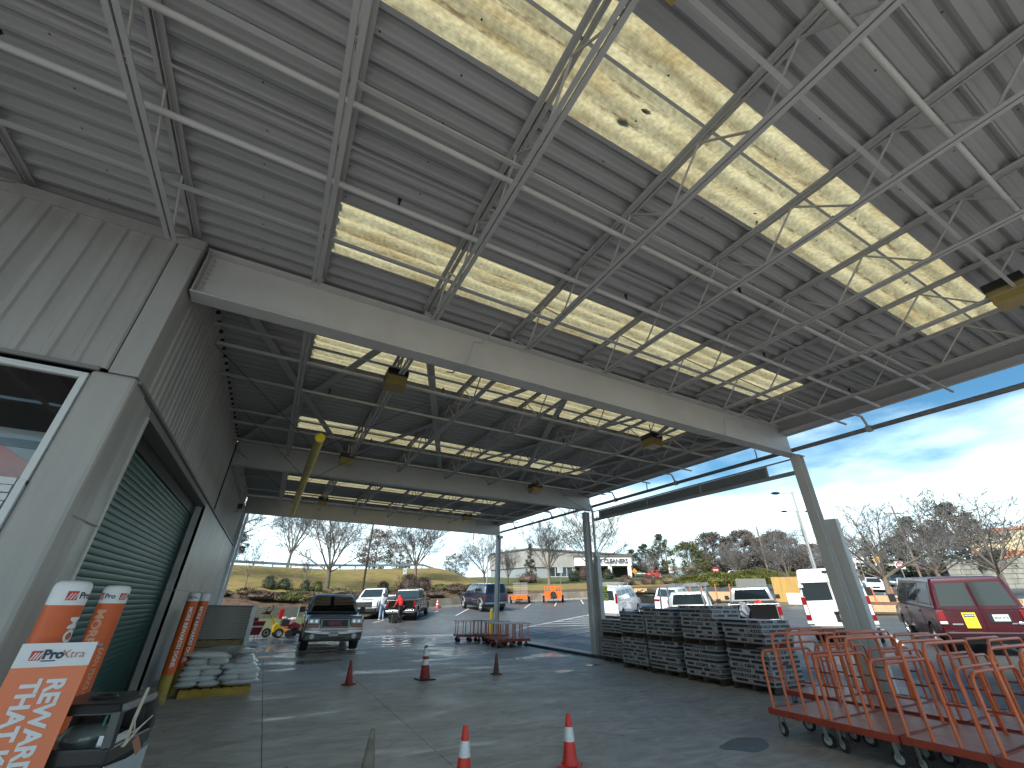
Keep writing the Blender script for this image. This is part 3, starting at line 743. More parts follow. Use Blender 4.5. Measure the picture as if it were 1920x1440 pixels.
# things seen behind the upper window
sg = bp(MB().box(-6,W2-.0,6.2,6.24,2.55,3.25), 'interior_sign', mat('interior_grey', (.34,.38,.38), .6))
m = MB(); pr = [(-6,3.2),(-3.3,3.2),(-2.9,3.1),(-2.55,2.9),(-2.3,2.78),(-2.3,2.62),(-2.6,2.56),(-2.95,2.78),(-3.3,2.92),(-6,2.92)]
m.prism(pr, 6.17, 6.195, 'y'); link('swoosh', m.mesh('swoosh', mat('interior_red', (.60,.06,.035), .5)), sg)
MIDBAR = bp(MB().box(-9,W2,WY+.06,WY+.1,2.86,2.93), 'mullion', black)
# camera box at the wall
cm = thing('floodlight', 'small black floodlight on a bracket high on the far end of the store wall', 'lamp', (WX+.12,18.6,4.62))
MB().box(-.06,.1,-.1,.1,0,.16).build('housing', black, cm, bevel=.01)
MB().tube([(0,0,0),(-.02,-.1,-.14),(-.1,-.25,-.18)], .012, 6).build('cable', black, cm)
# ================================================================ vehicles
def paintm(name, col, metal=0., rough=.28): return mat(name, col, rough, metal, coat=1., var=.05, vscale=2)
TY = {}
def wheel_meshes(r, w=.24, rimm=alu):
    k = (r, w, rimm.name)
    if k in TY: return TY[k]
    ty = MB().lathe([(r*.62,-w/2),(r*.93,-w/2),(r,-w/2+.03),(r,w/2-.03),(r*.93,w/2),(r*.62,w/2),(r*.6,w/2-.02),(r*.6,-w/2+.02),(r*.62,-w/2)], 24, axis='y', cap=False).mesh('tyre', rubber, 40)
    m = MB().lathe([(r*.61,-w/2+.01),(r*.64,w/2-.02),(r*.58,w/2-.01),(r*.55,w/2-.07),(r*.2,w/2-.06),(r*.18,w/2-.02),(0.001,w/2-.02)], 20, axis='y', cap=False)
    for i in range(6):
        a = 2*pi*i/6; m.bar((r*.15*cos(a), w/2-.045, r*.15*sin(a)), (r*.58*cos(a), w/2-.035, r*.58*sin(a)), .05, .03, (0,1,0))
    rm = m.mesh('rim', rimm, 40); TY[k] = (ty, rm); return TY[k]
def wheels(par, xs_, half, r, w=.24, rimm=alu):
    ty, rm = wheel_meshes(r, w, rimm)
    for x in xs_:
        for s in (1, -1):
            e = bpy.data.objects.new('wheel', MB().lathe([(.001,-.02),(.12,-.02),(.12,.02),(.001,.02)], 10, axis='y').mesh('wheel_hub', black)); COL.objects.link(e)
            e.parent = par; e.location = (x, s*(half-w/2+.0), r); e.rotation_euler = (0,0,0 if s > 0 else pi)
            link('tyre', ty, e); link('rim', rm, e)
def arch(xc, r, z0, n=9):
    # points going front to rear over a wheel opening at sill height z0
    R_ = r+.07; a0 = math.asin(clamp((z0-r)/R_, -1, 1)); pts = []
    for i in range(n):
        a = a0+(pi-2*a0)*i/(n-1); pts.append((xc+R_*cos(a), r+R_*sin(a)))
    return pts
def lower(top, zs, wheels_x, r, half, inset=.05, bulge=.0):
    # closed side outline: top contour rear->front, then underside front->rear with arches
    x0, x1 = top[0][0], top[-1][0]
    under = []
    for xc in sorted(wheels_x, reverse=True): under += arch(xc, r, zs)
    poly = list(top)+[(x1, zs)]+under+[(x0, zs)]
    nt_ = len(top); m = MB(); n = len(poly)
    xm_ = (x0+x1)/2; L_ = (x1-x0)/2
    def ring(y, k):
        out = []
        for i, (x, z) in enumerate(poly):
            if i < nt_:
                xx = xm_+(x-xm_)*(1-k/L_*.8); zz = z-k*.9*clamp((z-zs)/.5)
            else: xx, zz = x, z
            if i in (nt_, n-1): xx = xm_+(x-xm_)*(1-k/L_*.8)
            out.append((xx, y, zz))
        return out
    st = [(half, inset*1.0), (half-.015, inset*.45), (half-.05, 0.012), (half*.6, 0.), (0, -.012), (-half*.6, 0.), (-half+.05, .012), (-half+.015, inset*.45), (-half, inset)]
    v = []
    for y, k in st: v += ring(y, k)
    f = []
    for j in range(len(st)-1):
        for i in range(n): f.append((j*n+i, j*n+(i+1) % n, (j+1)*n+(i+1) % n, (j+1)*n+i))
    f.append(tuple(range(n))); f.append(tuple(range(len(st)*n-1, (len(st)-1)*n-1, -1)))
    return m.add(v, f)
class Cab:
    # greenhouse: (rear x, front x, half width) at the belt and at the roof
    def __init__(s, xr0, xf0, z0, w0, xr1, xf1, z1, w1): s.a = (xr0, xf0, z0, w0); s.b = (xr1, xf1, z1, w1)
    def mb(s):
        m = MB(); (xr0,xf0,z0,w0),(xr1,xf1,z1,w1) = s.a, s.b; rings = []
        for t in (0, .5, .86, .96, 1.0):
            xr, xf, w, z = lerp(xr0,xr1,t), lerp(xf0,xf1,t), lerp(w0,w1,t), lerp(z0,z1,t)
            if .4 < t < .6: w += .012; xf += .02
            if t >= .96: k = .03 if t < 1 else .12; xr += k; xf -= k; w -= k*.8
            if t == 1.0: z = z1
            elif t > .9: z = z1-.025
            c = .06
            rings.append([(xr,-w+c,z),(xr+c,-w,z),(xf-c*1.6,-w,z),(xf,-w+c*1.6,z),(xf,w-c*1.6,z),(xf-c*1.6,w,z),(xr+c,w,z),(xr,w-c,z)])
        v = [p for r in rings for p in r]; n = 8; f = []
        for j in range(len(rings)-1):
            for i in range(n): f.append((j*n+i, j*n+(i+1) % n, (j+1)*n+(i+1) % n, (j+1)*n+i))
        f.append(tuple(range(4*n, 5*n))); f.append(tuple(range(n-1,-1,-1))); return m.add(v, f)
    def side(s, u, t, sgn, out=.006):
        # u: 0 rear..1 front, t: 0 belt..1 roof
        (xr0,xf0,z0,w0),(xr1,xf1,z1,w1) = s.a, s.b
        k = .012*max(0, 1-abs(t-.5)/.5)
        return (lerp(lerp(xr0,xf0,u), lerp(xr1,xf1,u), t), sgn*(lerp(w0,w1,t)+out+k), lerp(z0,z1,t))
    def end(s, v, t, front, out=.008):
        (xr0,xf0,z0,w0),(xr1,xf1,z1,w1) = s.a, s.b; w = lerp(w0,w1,t)
        x = lerp(xf0,xf1,t)+out+.02*max(0, 1-abs(t-.5)/.5) if front else lerp(xr0,xr1,t)-out
        return (x, v*w, lerp(z0,z1,t))
    def side_glass(s, par, u0, u1, mt, t0=.06, t1=.86, rake0=None, rake1=None, frame=True):
        for sg in (1, -1):
            q = [s.side(u0,t0,sg), s.side(u1,t0,sg), s.side(u1 if rake1 is None else rake1,t1,sg), s.side(u0 if rake0 is None else rake0,t1,sg)]
            qm = [tuple((Vector(q[1])+Vector(q[2]))/2+Vector((0,sg*.004,0))), tuple((Vector(q[0])+Vector(q[3]))/2+Vector((0,sg*.004,0)))]
            m = MB(); m.add([q[0],q[1],qm[0],qm[1]], [(0,1,2,3)]); m.add([qm[1],qm[0],q[2],q[3]], [(0,1,2,3)])
            m.build('window', mt, par)
    def end_glass(s, par, front, mt, t0=.05, t1=.88, v=.86, v0=None, name=None):
        v0 = -v if v0 is None else v0; m = MB(); g = 5
        pts = []
        for j in range(4):
            t = lerp(t0, t1, j/3)
            for i in range(g): pts.append(s.end(lerp(v0, v, i/(g-1)), t, front))
        m.add(pts, [(j*g+i, j*g+i+1, (j+1)*g+i+1, (j+1)*g+i) for j in range(3) for i in range(g-1)])
        return m.build(name or ('windscreen' if front else 'rear_window'), mt, par, 60)
def plate(par, x, y, z, front, txt=None, w=.31, h=.155):
    s = 1 if front else -1
    p = MB().box(min(x,x+s*.012),max(x,x+s*.012),y-w/2,y+w/2,z-h/2,z+h/2).build('licence_plate', platem, par)
    if txt: text(txt, h*.45, greyt, p, (x+s*.014, y, z), (pi/2,0,s*pi/2), .001, .004)
def mirror(par, x, half, z, mt=black, s=(1,-1), big=.0):
    for k in s:
        MB().cbox((x,k*(half+.15),z),(.11,.19+big*.4,.19+big*2)).bar((x,k*(half-.06),z-.04),(x,k*(half+.1),z-.03),.03,.04).build('mirror', mt, par, 50, bevel=.03)
def doors(par, spans, half, z0, z1, mt, handle=chrome, sides=(1,-1)):
    for a, b_ in spans:
        for s in sides:
            y0 = s*(half+.001); y1 = s*(half+.008)
            d = MB().box(a+.008, b_-.008, min(y0,y1), max(y0,y1), z0, z1).build('door', mt, par, bevel=.004)
            hx = a+.06; yh = s*(half+.02)
            MB().box(hx, hx+.16, min(yh, yh+s*.02), max(yh, yh+s*.02), z1-.14, z1-.10).build('handle', handle, d)
def strip_side(par, name, x0, x1, z0, z1, half, mt, t=.014):
    for s in (1,-1):
        a, b_ = s*(half-.002), s*(half+t); MB().box(x0,x1,min(a,b_),max(a,b_),z0,z1).build(name, mt, par, bevel=.004)
def place(t, x, y, ang, z=None):
    # sit the thing on the sloping lot
    t.location = (x, y, zt(x, y) if z is None else z)
    h = Vector((cos(ang), sin(ang)));
    dz = (zt(x+h.x*1.6, y+h.y*1.6)-zt(x-h.x*1.6, y-h.y*1.6))/3.2 if z is None else 0
    dl = (zt(x-h.y*.8, y+h.x*.8)-zt(x+h.y*.8, y-h.x*.8))/1.6 if z is None else 0
    t.rotation_euler = (math.atan(dl), -math.atan(dz), ang)
def underbody(par, x0, x1, half, z0=.3, z1=.7): MB().box(x0, x1, -half+.1, half-.1, z0, z1).build('underbody', black, par)

def pickup(name, label, paint, L=5.7, half=1.0, belt=1.28, roof=1.88, hood=1.2, cabx=(-.35,1.35), crew=False, r=.39, wx=(-1.75,1.85), bedcover=None, glass=glass_b, tailgate_down=False, zs=.42, rimm=alu, racks=False, roofh=None, cap=None):
    t = thing(name, label, 'pickup truck'); x1 = L/2; x0 = -L/2
    c0, c1 = cabx
    # front part of the body up to the back of the cab
    top = [(c0-.03, belt-.02),(c0-.03, belt),(c1-.1, belt),(c1+.1, hood-.02),(x1-.35, hood-.06),(x1-.08, hood-.13),(x1-.02, hood-.3),(x1-.04, zs+.15)]
    lower(top, zs, [wx[1]], r, half).build('body', paint, t, 35)
    # bed sides
    bt = belt-.02; bedtop = [(x0+.04, zs+.1),(x0+.02, bt-.05),(x0+.04, bt),(c0-.06, bt)]
    poly = bedtop+[(c0-.06, zs)]+arch(wx[0], r, zs)+[(x0+.04, zs)]
    for s in (1,-1):
        ya, yb = s*(half-.11), s*half
        m = MB(); n = len(poly)
        pr = [(ya,0),(yb-s*.02,0),(yb,.02)]
        v = []
        for yy, k in pr: v += [(x, yy, z-(k if z > bt-.1 else 0)) for x, z in poly]
        f = [(j*n+i, j*n+(i+1) % n, (j+1)*n+(i+1) % n, (j+1)*n+i) for j in range(2) for i in range(n)]+[tuple(range(n)), tuple(range(3*n-1, 2*n-1, -1))]
        m.add(v, f).build('bed_side', paint, t, 35)
    MB().box(x0+.08, c0-.06, -half+.12, half-.12, zs+.18, zs+.24).box(c0-.12, c0-.06, -half+.12, half-.12, zs+.24, bt).build('bed_floor', mat('bed_liner', (.03,.03,.032), .7), t)
    if not tailgate_down: tg = MB().box(x0+.02, x0+.09, -half+.13, half-.13, zs+.2, bt-.01).build('tailgate', paint, t, bevel=.012)
    else: tg = MB().box(x0-.5, x0+.05, -half+.13, half-.13, zs+.18, zs+.25).build('tailgate', paint, t, bevel=.012)
    underbody(t, x0+.3, x1-.3, half, .32, zs+.2)
    cab = Cab(c0, c1, belt, half-.03, c0+.12, c1-.75, roof, half-.2)
    cab.mb().build('cab', paint, t, 30)
    cab.end_glass(t, True, glass); cab.end_glass(t, False, glass, .1, .82, .8)
    if crew:
        cab.side_glass(t, .05, .40, glass, .05, .85, .10, .38); cab.side_glass(t, .44, .93, glass, .05, .85, .42, .80)
        doors(t, [(c0+.02, lerp(c0,c1,.42)), (lerp(c0,c1,.43), c1-.15)], half, zs+.1, belt-.03, paint)
    else:
        cab.side_glass(t, .12, .90, glass, .05, .85, .12, .78)
        doors(t, [(c0+.2, c1-.15)], half, zs+.1, belt-.03, paint)
    wheels(t, wx, half, r, .26, rimm)
    mirror(t, c1-.25, half, belt+.1)
    # tail lamps, bumpers
    for s in (1,-1):
        MB().box(x0-.005, x0+.05, min(s*(half-.13), s*(half+.004)), max(s*(half-.13), s*(half+.004)), belt-.45, belt-.12).build('taillight', redlens, t, bevel=.01)
    MB().box(x0-.16, x0+.02, -half+.02, half-.02, zs-.0, zs+.17).build('rear_bumper', chrome, t, bevel=.03)
    if not tailgate_down: plate(t, x0-.165, 0, zs+.1, False)
    return t, cab

# --- silver grey pickup facing the camera
silver = paintm('pewter_paint', (.15,.16,.17), .45, .25); dgrey = mat('dark_cladding', (.055,.057,.06), .35, coat=.3)
t, cab = pickup('pickup_truck', 'silver grey pickup facing the camera with dark tinted windscreen and grille letters', silver, L=5.75, half=.99, belt=1.2, roof=1.84, hood=1.16, cabx=(-1.05,1.1), crew=True, r=.40, wx=(-1.75,1.78), glass=glass_d, zs=.46)
x1 = 5.75/2
g = MB().box(x1-.06,x1+.035,-.50,.50,.74,1.04).build('grille', silver, t, bevel=.02)
MB().box(x1+.03,x1+.044,-.43,.43,.79,1.0).build('mesh_panel', black, g)
text('GMC', .16, mat('grille_red', (.32,.012,.008), .3), g, (x1+.05,0,.895), (pi/2,0,pi/2), .006, .008, sx=1.35)
MB().box(x1-.07,x1+.028,-.9,.9,1.045,1.12).build('hood_deflector', blackg, t, bevel=.015)
for s in (1,-1):
    h = MB().box(x1-.12,x1+.02,min(s*.53,s*.93),max(s*.53,s*.93),.88,1.035).build('headlight', clearlens, t, bevel=.015)
    MB().lathe([(.055,0),(.05,.01)], 12, (x1+.018,s*.64,.96), 'x').lathe([(.055,0),(.05,.01)], 12, (x1+.018,s*.80,.96), 'x').build('reflector', chrome, h)
    MB().box(x1-.1,x1+.012,min(s*.53,s*.95),max(s*.53,s*.95),.76,.87).build('turn_signal', mat('amber_lens', (.25,.07,.02), .2, coat=.7), t, bevel=.01)
    f = MB().lathe([(.085,0),(.08,.02)], 14, (x1+.095,s*.70,.50), 'x').build('fog_lamp', clearlens, t)
MB().prism([(-.97,.62),(-.97,.70),(-.55,.70),(-.38,.64),(.38,.64),(.55,.70),(.97,.70),(.97,.62),(.5,.56),(.3,.55),(-.3,.55),(-.5,.56)], x1-.15, x1+.12, 'x').build('front_bumper', chrome, t, bevel=.02)
MB().box(x1-.2,x1+.09,-.96,.96,.36,.6).build('bumper_valance', dgrey, t, bevel=.05)
MB().box(x1-.1,x1+.1,-.42,.42,.38,.47).build('air_intake', black, t)
plate(t, x1+.12, 0, .585, True, 'C39 0T9')
strip_side(t, 'side_cladding', -1.2, 1.25, .5, .64, .99, dgrey)
place(t, 2.62, 20.9, radians(-93), .012)
# --- white pickup, three-quarter front, printed door
wht = paintm('white_paint', (.72,.73,.74), 0, .3)
t, cab = pickup('pickup_truck', 'white rental pickup with orange house emblem on its door beside the silver truck', wht, L=5.8, half=1.0, belt=1.34, roof=1.95, hood=1.28, cabx=(.1,1.5), r=.40, wx=(-1.8,1.75), zs=.5)
x1 = 2.9
g = MB().box(x1-.08,x1+.03,-.62,.62,.80,1.14).build('grille', black, t, bevel=.02)
for k in range(3): MB().box(x1+.03,x1+.045,-.6,.6,.85+.1*k,.885+.1*k).build('slat', mat('dark_slat', (.06,.06,.06), .4), g)
for s in (1,-1): MB().box(x1-.2,x1+.01,min(s*.65,s*.985),max(s*.65,s*.985),.82,1.12).build('headlight', clearlens, t, bevel=.02)
MB().box(x1-.1,x1+.12,-.98,.98,.5,.74).build('front_bumper', black, t, bevel=.03)
for s in (1,-1):
    yy = s*1.012
    e = MB().add([(.35,yy,.62),(1.28,yy,.62),(1.2,yy,1.0),(.86,yy,1.27),(.5,yy,1.0)], [(0,1,2,3,4)]).build('emblem', mat('emblem_orange', (.62,.13,.05), .4), t)
    MB().add([(.5,yy+s*.003,.66),(.66,yy+s*.003,.66),(.9,yy+s*.003,1.1),(.84,yy+s*.003,1.16),(.62,yy+s*.003,.98)], [(0,1,2,3,4)]).build('emblem_mark', whitev, e)
MB().add([(1.9,-.4,1.262),(2.4,-.35,1.252),(2.4,.35,1.252),(1.9,.4,1.262)], [(0,1,2,3)]).build('hood_emblem', mat('emblem_orange', (.62,.13,.05), .4), t)
place(t, 7.95, 37.3, radians(240))
# --- black pickup seen from behind, tailgate down
blk = paintm('black_paint', (.012,.013,.015), .1, .2)
t, cab = pickup('pickup_truck', 'black crew cab pickup with open tailgate where the man in red stands', blk, L=5.8, half=1.0, belt=1.3, roof=1.88, hood=1.22, cabx=(-1.0,1.25), crew=True, r=.41, wx=(-1.85,1.9), tailgate_down=False, zs=.5)
MB().box(-2.89,-2.875,-.84,.84,.74,1.24).build('bed_shade_panel', void, t)  # black sheet over the shut tailgate stands in for the shaded open bed
place(t, 9.86, 34.5, radians(62))
# --- dark blue pickup with bed cap
blu = paintm('blue_paint', (.012,.024,.05), .3, .25); grf = mat('grey_cladding', (.16,.165,.17), .5)
t, cab = pickup('pickup_truck', 'dark blue crew cab pickup with a matching bed cap and open rear hatch', blu, L=6.3, half=1.02, belt=1.36, roof=2.0, hood=1.28, cabx=(-.55,1.55), crew=True, r=.42, wx=(-2.1,2.15), zs=.55)
cp2 = Cab(-3.1,-.6,1.36,.99,-2.9,-.6,2.02,.84); cp2.mb().build('bed_cap', blu, t, 30)
cp2.side_glass(t, .1, .9, glass_d, .14, .8); cp2.end_glass(t, False, glass_d, .06, .9, .8)
for s in (1,-1):
    for xc in (-2.1, 2.15): MB().tube([(x, s*1.03, z) for x, z in arch(xc, .44, .55, 9)], .05, 6).build('fender_flare', grf, t, 40)
strip_side(t, 'side_cladding', -1.5, 1.6, .82, .88, 1.02, chrome)
place(t, 16.85, 36.75, radians(87))
# --- vans
def van(name, label, paint, L, half, belt, roof, hood, nose, r, wx, zs, wr=.0, glass=glass_b, sidewin=None, rearsplit=True, taper=.16, highwin=None):
    t = thing(name, label, 'van'); x0, x1 = -L/2, L/2
    top = [(x0+.02, belt-.6),(x0, belt-.1),(x0+.01, belt),(x1-nose-.15, belt),(x1-nose+.2, hood),(x1-.25, hood-.12),(x1-.05, hood-.28),(x1, zs+.3)]
    lower(top, zs, wx, r, half).build('body', paint, t, 35)
    cab = Cab(x0+.01, x1-nose+.05, belt, half-.01, x0+.1, x1-nose-.75, roof, half-taper)
    cab.mb().build('upper_body', paint, t, 30)
    cab.end_glass(t, True, glass, .06, .8, .86)
    underbody(t, x0+.2, x1-.3, half, .28, zs+.15)
    wheels(t, wx, half, r, .24)
    for s in (1,-1):
        MB().box(x1-.12,x1+.012,min(s*(half-.42),s*(half-.08)),max(s*(half-.42),s*(half-.08)),hood-.5,hood-.3).build('headlight', clearlens, t, bevel=.01)
    MB().box(x1-.02,x1+.05,-half+.05,half-.05,zs,zs+.25).build('front_bumper', black, t, bevel=.03)
    return t, cab
# white passenger van with printed side windows
t, cab = van('passenger_van', 'white van with lettered side windows and ladder rack seen behind the grey column', wht, 5.7, 1.0, 1.28, 2.03, 1.2, 1.05, .37, (-1.75,1.85), .42)
x0 = -2.85
for a, b_ in ((-.82,-.06),(.06,.82)):
    cab.end_glass(t, False, glass_b, .04, .80, b_, a)
pale = mat('printed_glass', (.30,.42,.50), .06, coat=1., var=.3, vscale=5); dk = mat('window_print', (.5,.52,.55), .3)
for u0, u1 in ((.06,.27),(.30,.50),(.53,.72)): cab.side_glass(t, u0, u1, pale, .06, .78)
cab.side_glass(t, .76, .97, pale, .06, .78, .76, .86)
for s in (1,-1):
    MB().box(x0-.02,x0+.05,min(s*.86,s*1.005),max(s*.86,s*1.005),1.15,1.72).build('taillight', redlens, t, bevel=.01)
    for k in range(4): MB().box(-2.0+.0*k,-.9,min(s*1.004,s*1.009),max(s*1.004,s*1.009),.80+.09*k,.83+.09*k).build('side_lettering', greyt, t)
MB().box(x0-.16,x0+.02,-.98,.98,.42,.6).build('rear_bumper', mat('grey_bumper', (.2,.2,.21), .4), t, bevel=.03)
MB().box(x0-.015,x0-.002,.12,.5,.78,.98).build('plate_recess', black, t); plate(t, x0-.02, .31, .88, False)
MB().box(x0-.003,x0+.0,-.008,.008,.6,1.95).build('door_seam', black, t)
rk = MB()
for x in (-2.1,-.9,.3): rk.bar((x,-.85,2.2),(x,.85,2.2),.04,.04); rk.bar((x,-.8,2.0),(x,-.85,2.2),.03,.03); rk.bar((x,.8,2.0),(x,.85,2.2),.03,.03)
for s in (1,-1): rk.bar((-2.3,s*.85,2.22),(.5,s*.85,2.22),.03,.03)
rk.build('roof_rack', alu, t)
place(t, 22.45, 25.8, radians(30.5))
# tall white cargo van
t, cab = van('cargo_van', 'tall white cargo van with dark rear windows behind the nearest column', wht, 5.9, 1.03, 1.42, 2.5, 1.25, 1.0, .36, (-1.7,1.95), .4, taper=.11)
x0 = -2.95
for a, b_ in ((-.93,-.03),(.03,.93)): cab.end_glass(t, False, glass_d, .0, .56, b_, a)
for s in (1,-1):
    m = MB(); m.box(x0-.03,x0+.04,min(s*.88,s*1.04),max(s*.88,s*1.04),.78,1.55); l = m.build('taillight', redlens, t, bevel=.01)
    MB().box(x0-.036,x0-.03,min(s*.90,s*1.02),max(s*.90,s*1.02),.95,1.28).build('reverse_lens', clearlens, l)
    MB().box(x0-.03,x0+.1,min(s*.84,s*1.05),max(s*.84,s*1.05),.66,.76).build('hinge', whitetrim, t)
    MB().box(x0-.03,x0+.16,min(s*.84,s*.99),max(s*.84,s*.99),1.86,1.96).build('hinge', whitetrim, t)
MB().box(x0-.02,x0-.003,-.50,.12,.74,1.0).box(x0-.05,x0-.003,-.52,.14,1.0,1.06).build('plate_recess', black, t); plate(t, x0-.028, -.19, .88, False, 'M3 1052', .36, .18)
text('RAM', .1, greyt, t, (x0-.006,-.62,1.3), (pi/2,0,-pi/2), .004, .004, sx=1.8)
MB().box(x0-.14,x0+.02,-1.02,1.02,.36,.6).build('rear_bumper', black, t, bevel=.04)
MB().box(x0-.004,x0+.12,-.006,.006,.62,2.3).build('door_seam', black, t)
MB().box(x0+.02,x0+.09,-.1,.1,2.36,2.42).build('brake_lamp', black, t)
cab.side_glass(t, .83, .97, glass_b, .03, .5, .83, .92); mirror(t, 1.7, 1.0, 1.55, black, big=.08)
MB().box(x0+.075,x0+.09,-.82,.82,1.98,2.3).build('upper_panel', wht, t, bevel=.01)
place(t, 21.28, 10.57, radians(24.5))
# maroon van
mar = mat('maroon_paint', (.05,.004,.009), .3, .1, coat=.35, spec=.3); mdk = mat('maroon_dark', (.022,.004,.007), .35, .1, coat=.2, spec=.3)
t, cab = van('passenger_van', 'dark maroon van with a yellow notice on its rear door at the right edge', mar, 5.6, 1.0, 1.22, 2.05, 1.15, .95, .37, (-1.65,1.85), .45, taper=.17)
x0 = -2.8
for a, b_ in ((-.86,-.05),(.05,.86)): cab.end_glass(t, False, mat('rear_van_glass', (.035,.042,.04), .06, spec=.4), .06, .82, b_, a)
cab.side_glass(t, .06, .33, glass_b, .06, .82); cab.side_glass(t, .36, .66, glass_b, .06, .82); cab.side_glass(t, .70, .97, glass_b, .06, .82, .70, .86)
for s in (1,-1):
    MB().box(x0-.02,x0+.05,min(s*.83,s*1.005),max(s*.83,s*1.005),.88,1.16).build('taillight', redlens, t, bevel=.01)
    MB().box(x0-.02,x0+.05,min(s*.83,s*1.005),max(s*.83,s*1.005),.80,.875).build('reverse_lens', clearlens, t, bevel=.01)
n_ = MB().box(x0-.012,x0-.003,.14,.44,.70,1.10).build('yellow_notice', mat('notice_yellow', (.80,.68,.03), .4), t)
MB().box(x0-.015,x0-.0125,.17,.41,.98,1.07).build('notice_heading', darkt, n_)
text('NOTICE', .055, mat('notice_white', (.7,.7,.6), .5), n_, (x0-.016,.29,1.025), (pi/2,0,-pi/2), .0008, .002)
for k, w_ in enumerate((.12,.06,.13)): MB().box(x0-.0145,x0-.0125,.29-w_,.29+w_ if k != 1 else .35,.74+.08*k,.755+.08*k).build('notice_line', mat('notice_dim', (.45,.38,.03), .5), n_)
MB().box(x0-.012,x0-.003,-.60,-.12,.84,1.08).build('plate_recess', black, t); plate(t, x0-.014, -.38, .96, False, 'BNX 4T6', .34, .17)
MB().box(x0-.02,x0-.003,.5,.74,.78,.82).build('badge', chrome, t); MB().ell((x0-.006,-.78,.82),(.012,.1,.045), 14, 6).build('badge', chrome, t, 50)
MB().box(x0-.02,x0-.003,-.66,-.55,.80,.83).build('badge', chrome, t)
text('456', .1, whitev, t, (x0+.038,-.72,1.33), (pi/2,0,-pi/2), .001, .004)
MB().box(x0-.16,x0+.02,-.99,.99,.42,.62).build('rear_bumper', mdk, t, bevel=.04)
MB().box(x0-.008,x0-.0,-1.0,1.0,1.165,1.18).box(x0-.008,x0,-.006,.006,.65,1.9).build('crease', mdk, t)
mirror(t, 1.75, .98, 1.35, black, big=.05); doors(t, [(.55,1.7),(-1.2,.5)], 1.0, .55, 1.18, mar, black)
place(t, 21.17, 7.08, radians(32))
# pickup with ladder rack, rear view
t, cab = pickup('pickup_truck', 'white work pickup with silver ladder rack loaded with ladders above its cab', wht, L=5.6, half=.97, belt=1.25, roof=1.82, hood=1.15, cabx=(-.6,1.15), crew=True, r=.38, wx=(-1.7,1.75), glass=glass_b, zs=.45)
m = MB()
for s in (1,-1):
    for x in (-2.6,-.8): m.bar((x,s*.88,1.2),(x,s*.8,2.05),.06,.06)
    m.bar((-2.8,s*.8,2.07),(1.6,s*.8,2.07),.05,.05); m.bar((-.7,s*.86,2.05),(-.3,s*.9,1.3),.05,.05)
for x in (-2.6,-.8,1.3): m.bar((x,-.82,2.07),(x,.82,2.07),.05,.05)
rk = m.build('ladder_rack', alu, t)
for y0_, y1_ in ((-.7,-.3),(.15,.6)):
    m = MB(); m.bar((-2.7,y0_,2.13),(2.2,y0_,2.13),.03,.08); m.bar((-2.7,y1_,2.13),(2.2,y1_,2.13),.03,.08)
    for k in range(15): m.bar((-2.55+.33*k,y0_,2.13),(-2.55+.33*k,y1_,2.13),.03,.03)
    m.build('ladder', alu, rk)
place(t, 17.6, 15.0, radians(33))
# grey pickup, rear view with tools in the bed
gpt = paintm('grey_paint', (.20,.205,.21), .4, .3)
t, cab = pickup('pickup_truck', 'dark grey pickup seen from behind with tools in its bed beside the plywood', gpt, L=5.7, half=1.0, belt=1.3, roof=1.88, hood=1.2, cabx=(-.4,1.3), crew=False, r=.39, wx=(-1.75,1.8), glass=glass_d, zs=.48)
MB().box(-2.842,-2.832,-.83,.83,.7,1.24).build('bed_shade_sheet', void, t)  # black sheet on the tailgate imitates the dark shade inside the bed
for k, (a_, b_, c_) in enumerate(((-.5,.3,.25),(.1,-.2,.3),(-1.2,.4,.2))): MB().ell((-1.8+a_,b_,1.05),(c_,.2,.28), 9, 6, .3).build('tool_bag', (black, redt, greyt)[k], t)
place(t, 20.96, 14.2, radians(34))
# white estate behind
def car(name, label, paint, L=4.6, half=.88, belt=.92, roof=1.42, cabx=(-1.75,.95), roofx=(-1.3,.1), hood=.88, r=.32, cat='car', zs=.26, boot=None):
    t = thing(name, label, cat); x0, x1 = -L/2, L/2
    top = [(x0, .55),(x0+.02, belt-.08),(x0+.1, belt),(cabx[0], belt),(cabx[1], belt),(x1-.5, hood-.1),(x1-.08, hood-.26),(x1, .5)]
    lower(top, zs, (-L*.29,L*.3), r, half).build('body', paint, t, 35)
    c = Cab(cabx[0], cabx[1], belt-.01, half-.02, roofx[0], roofx[1], roof, half-.2); c.mb().build('roof', paint, t, 30)
    c.end_glass(t, True, glass_b, .08, .9, .86); c.end_glass(t, False, glass_b, .1, .88, .84)
    c.side_glass(t, .14, .5, glass_b, .08, .86, .14, .5); c.side_glass(t, .53, .92, glass_b, .08, .86, .53, .86)
    wheels(t, (-L*.29,L*.3), half, r, .2); underbody(t, x0+.3, x1-.3, half, .2, .5)
    for s in (1,-1):
        MB().box(x1-.18,x1-.02,min(s*.45,s*(half-.02)),max(s*.45,s*(half-.02)),hood-.32,hood-.18).build('headlight', clearlens, t, bevel=.01)
        MB().box(x0-.004,x0+.08,min(s*.5,s*(half-.01)),max(s*.5,s*(half-.01)),belt-.25,belt-.1).build('taillight', redlens, t, bevel=.01)
    MB().box(x1-.02,x1+.02,-.35,.35,.4,.6).build('grille', black, t); mirror(t, cabx[1]-.35, half-.05, belt+.06, paint)
    doors(t, [(-.95,.05),(.07,1.05)], half, .34, belt-.04, paint, paint); return t
lsil = paintm('light_silver', (.55,.57,.58), .3, .3)
t = car('estate_car', 'white estate car with tailgate window behind the ladder rack pickup', wht, 4.7, .92, 1.1, 1.75, (-2.2,1.0), (-1.95,.3), 1.05, .35); place(t, 28.6, 25.9, radians(25))
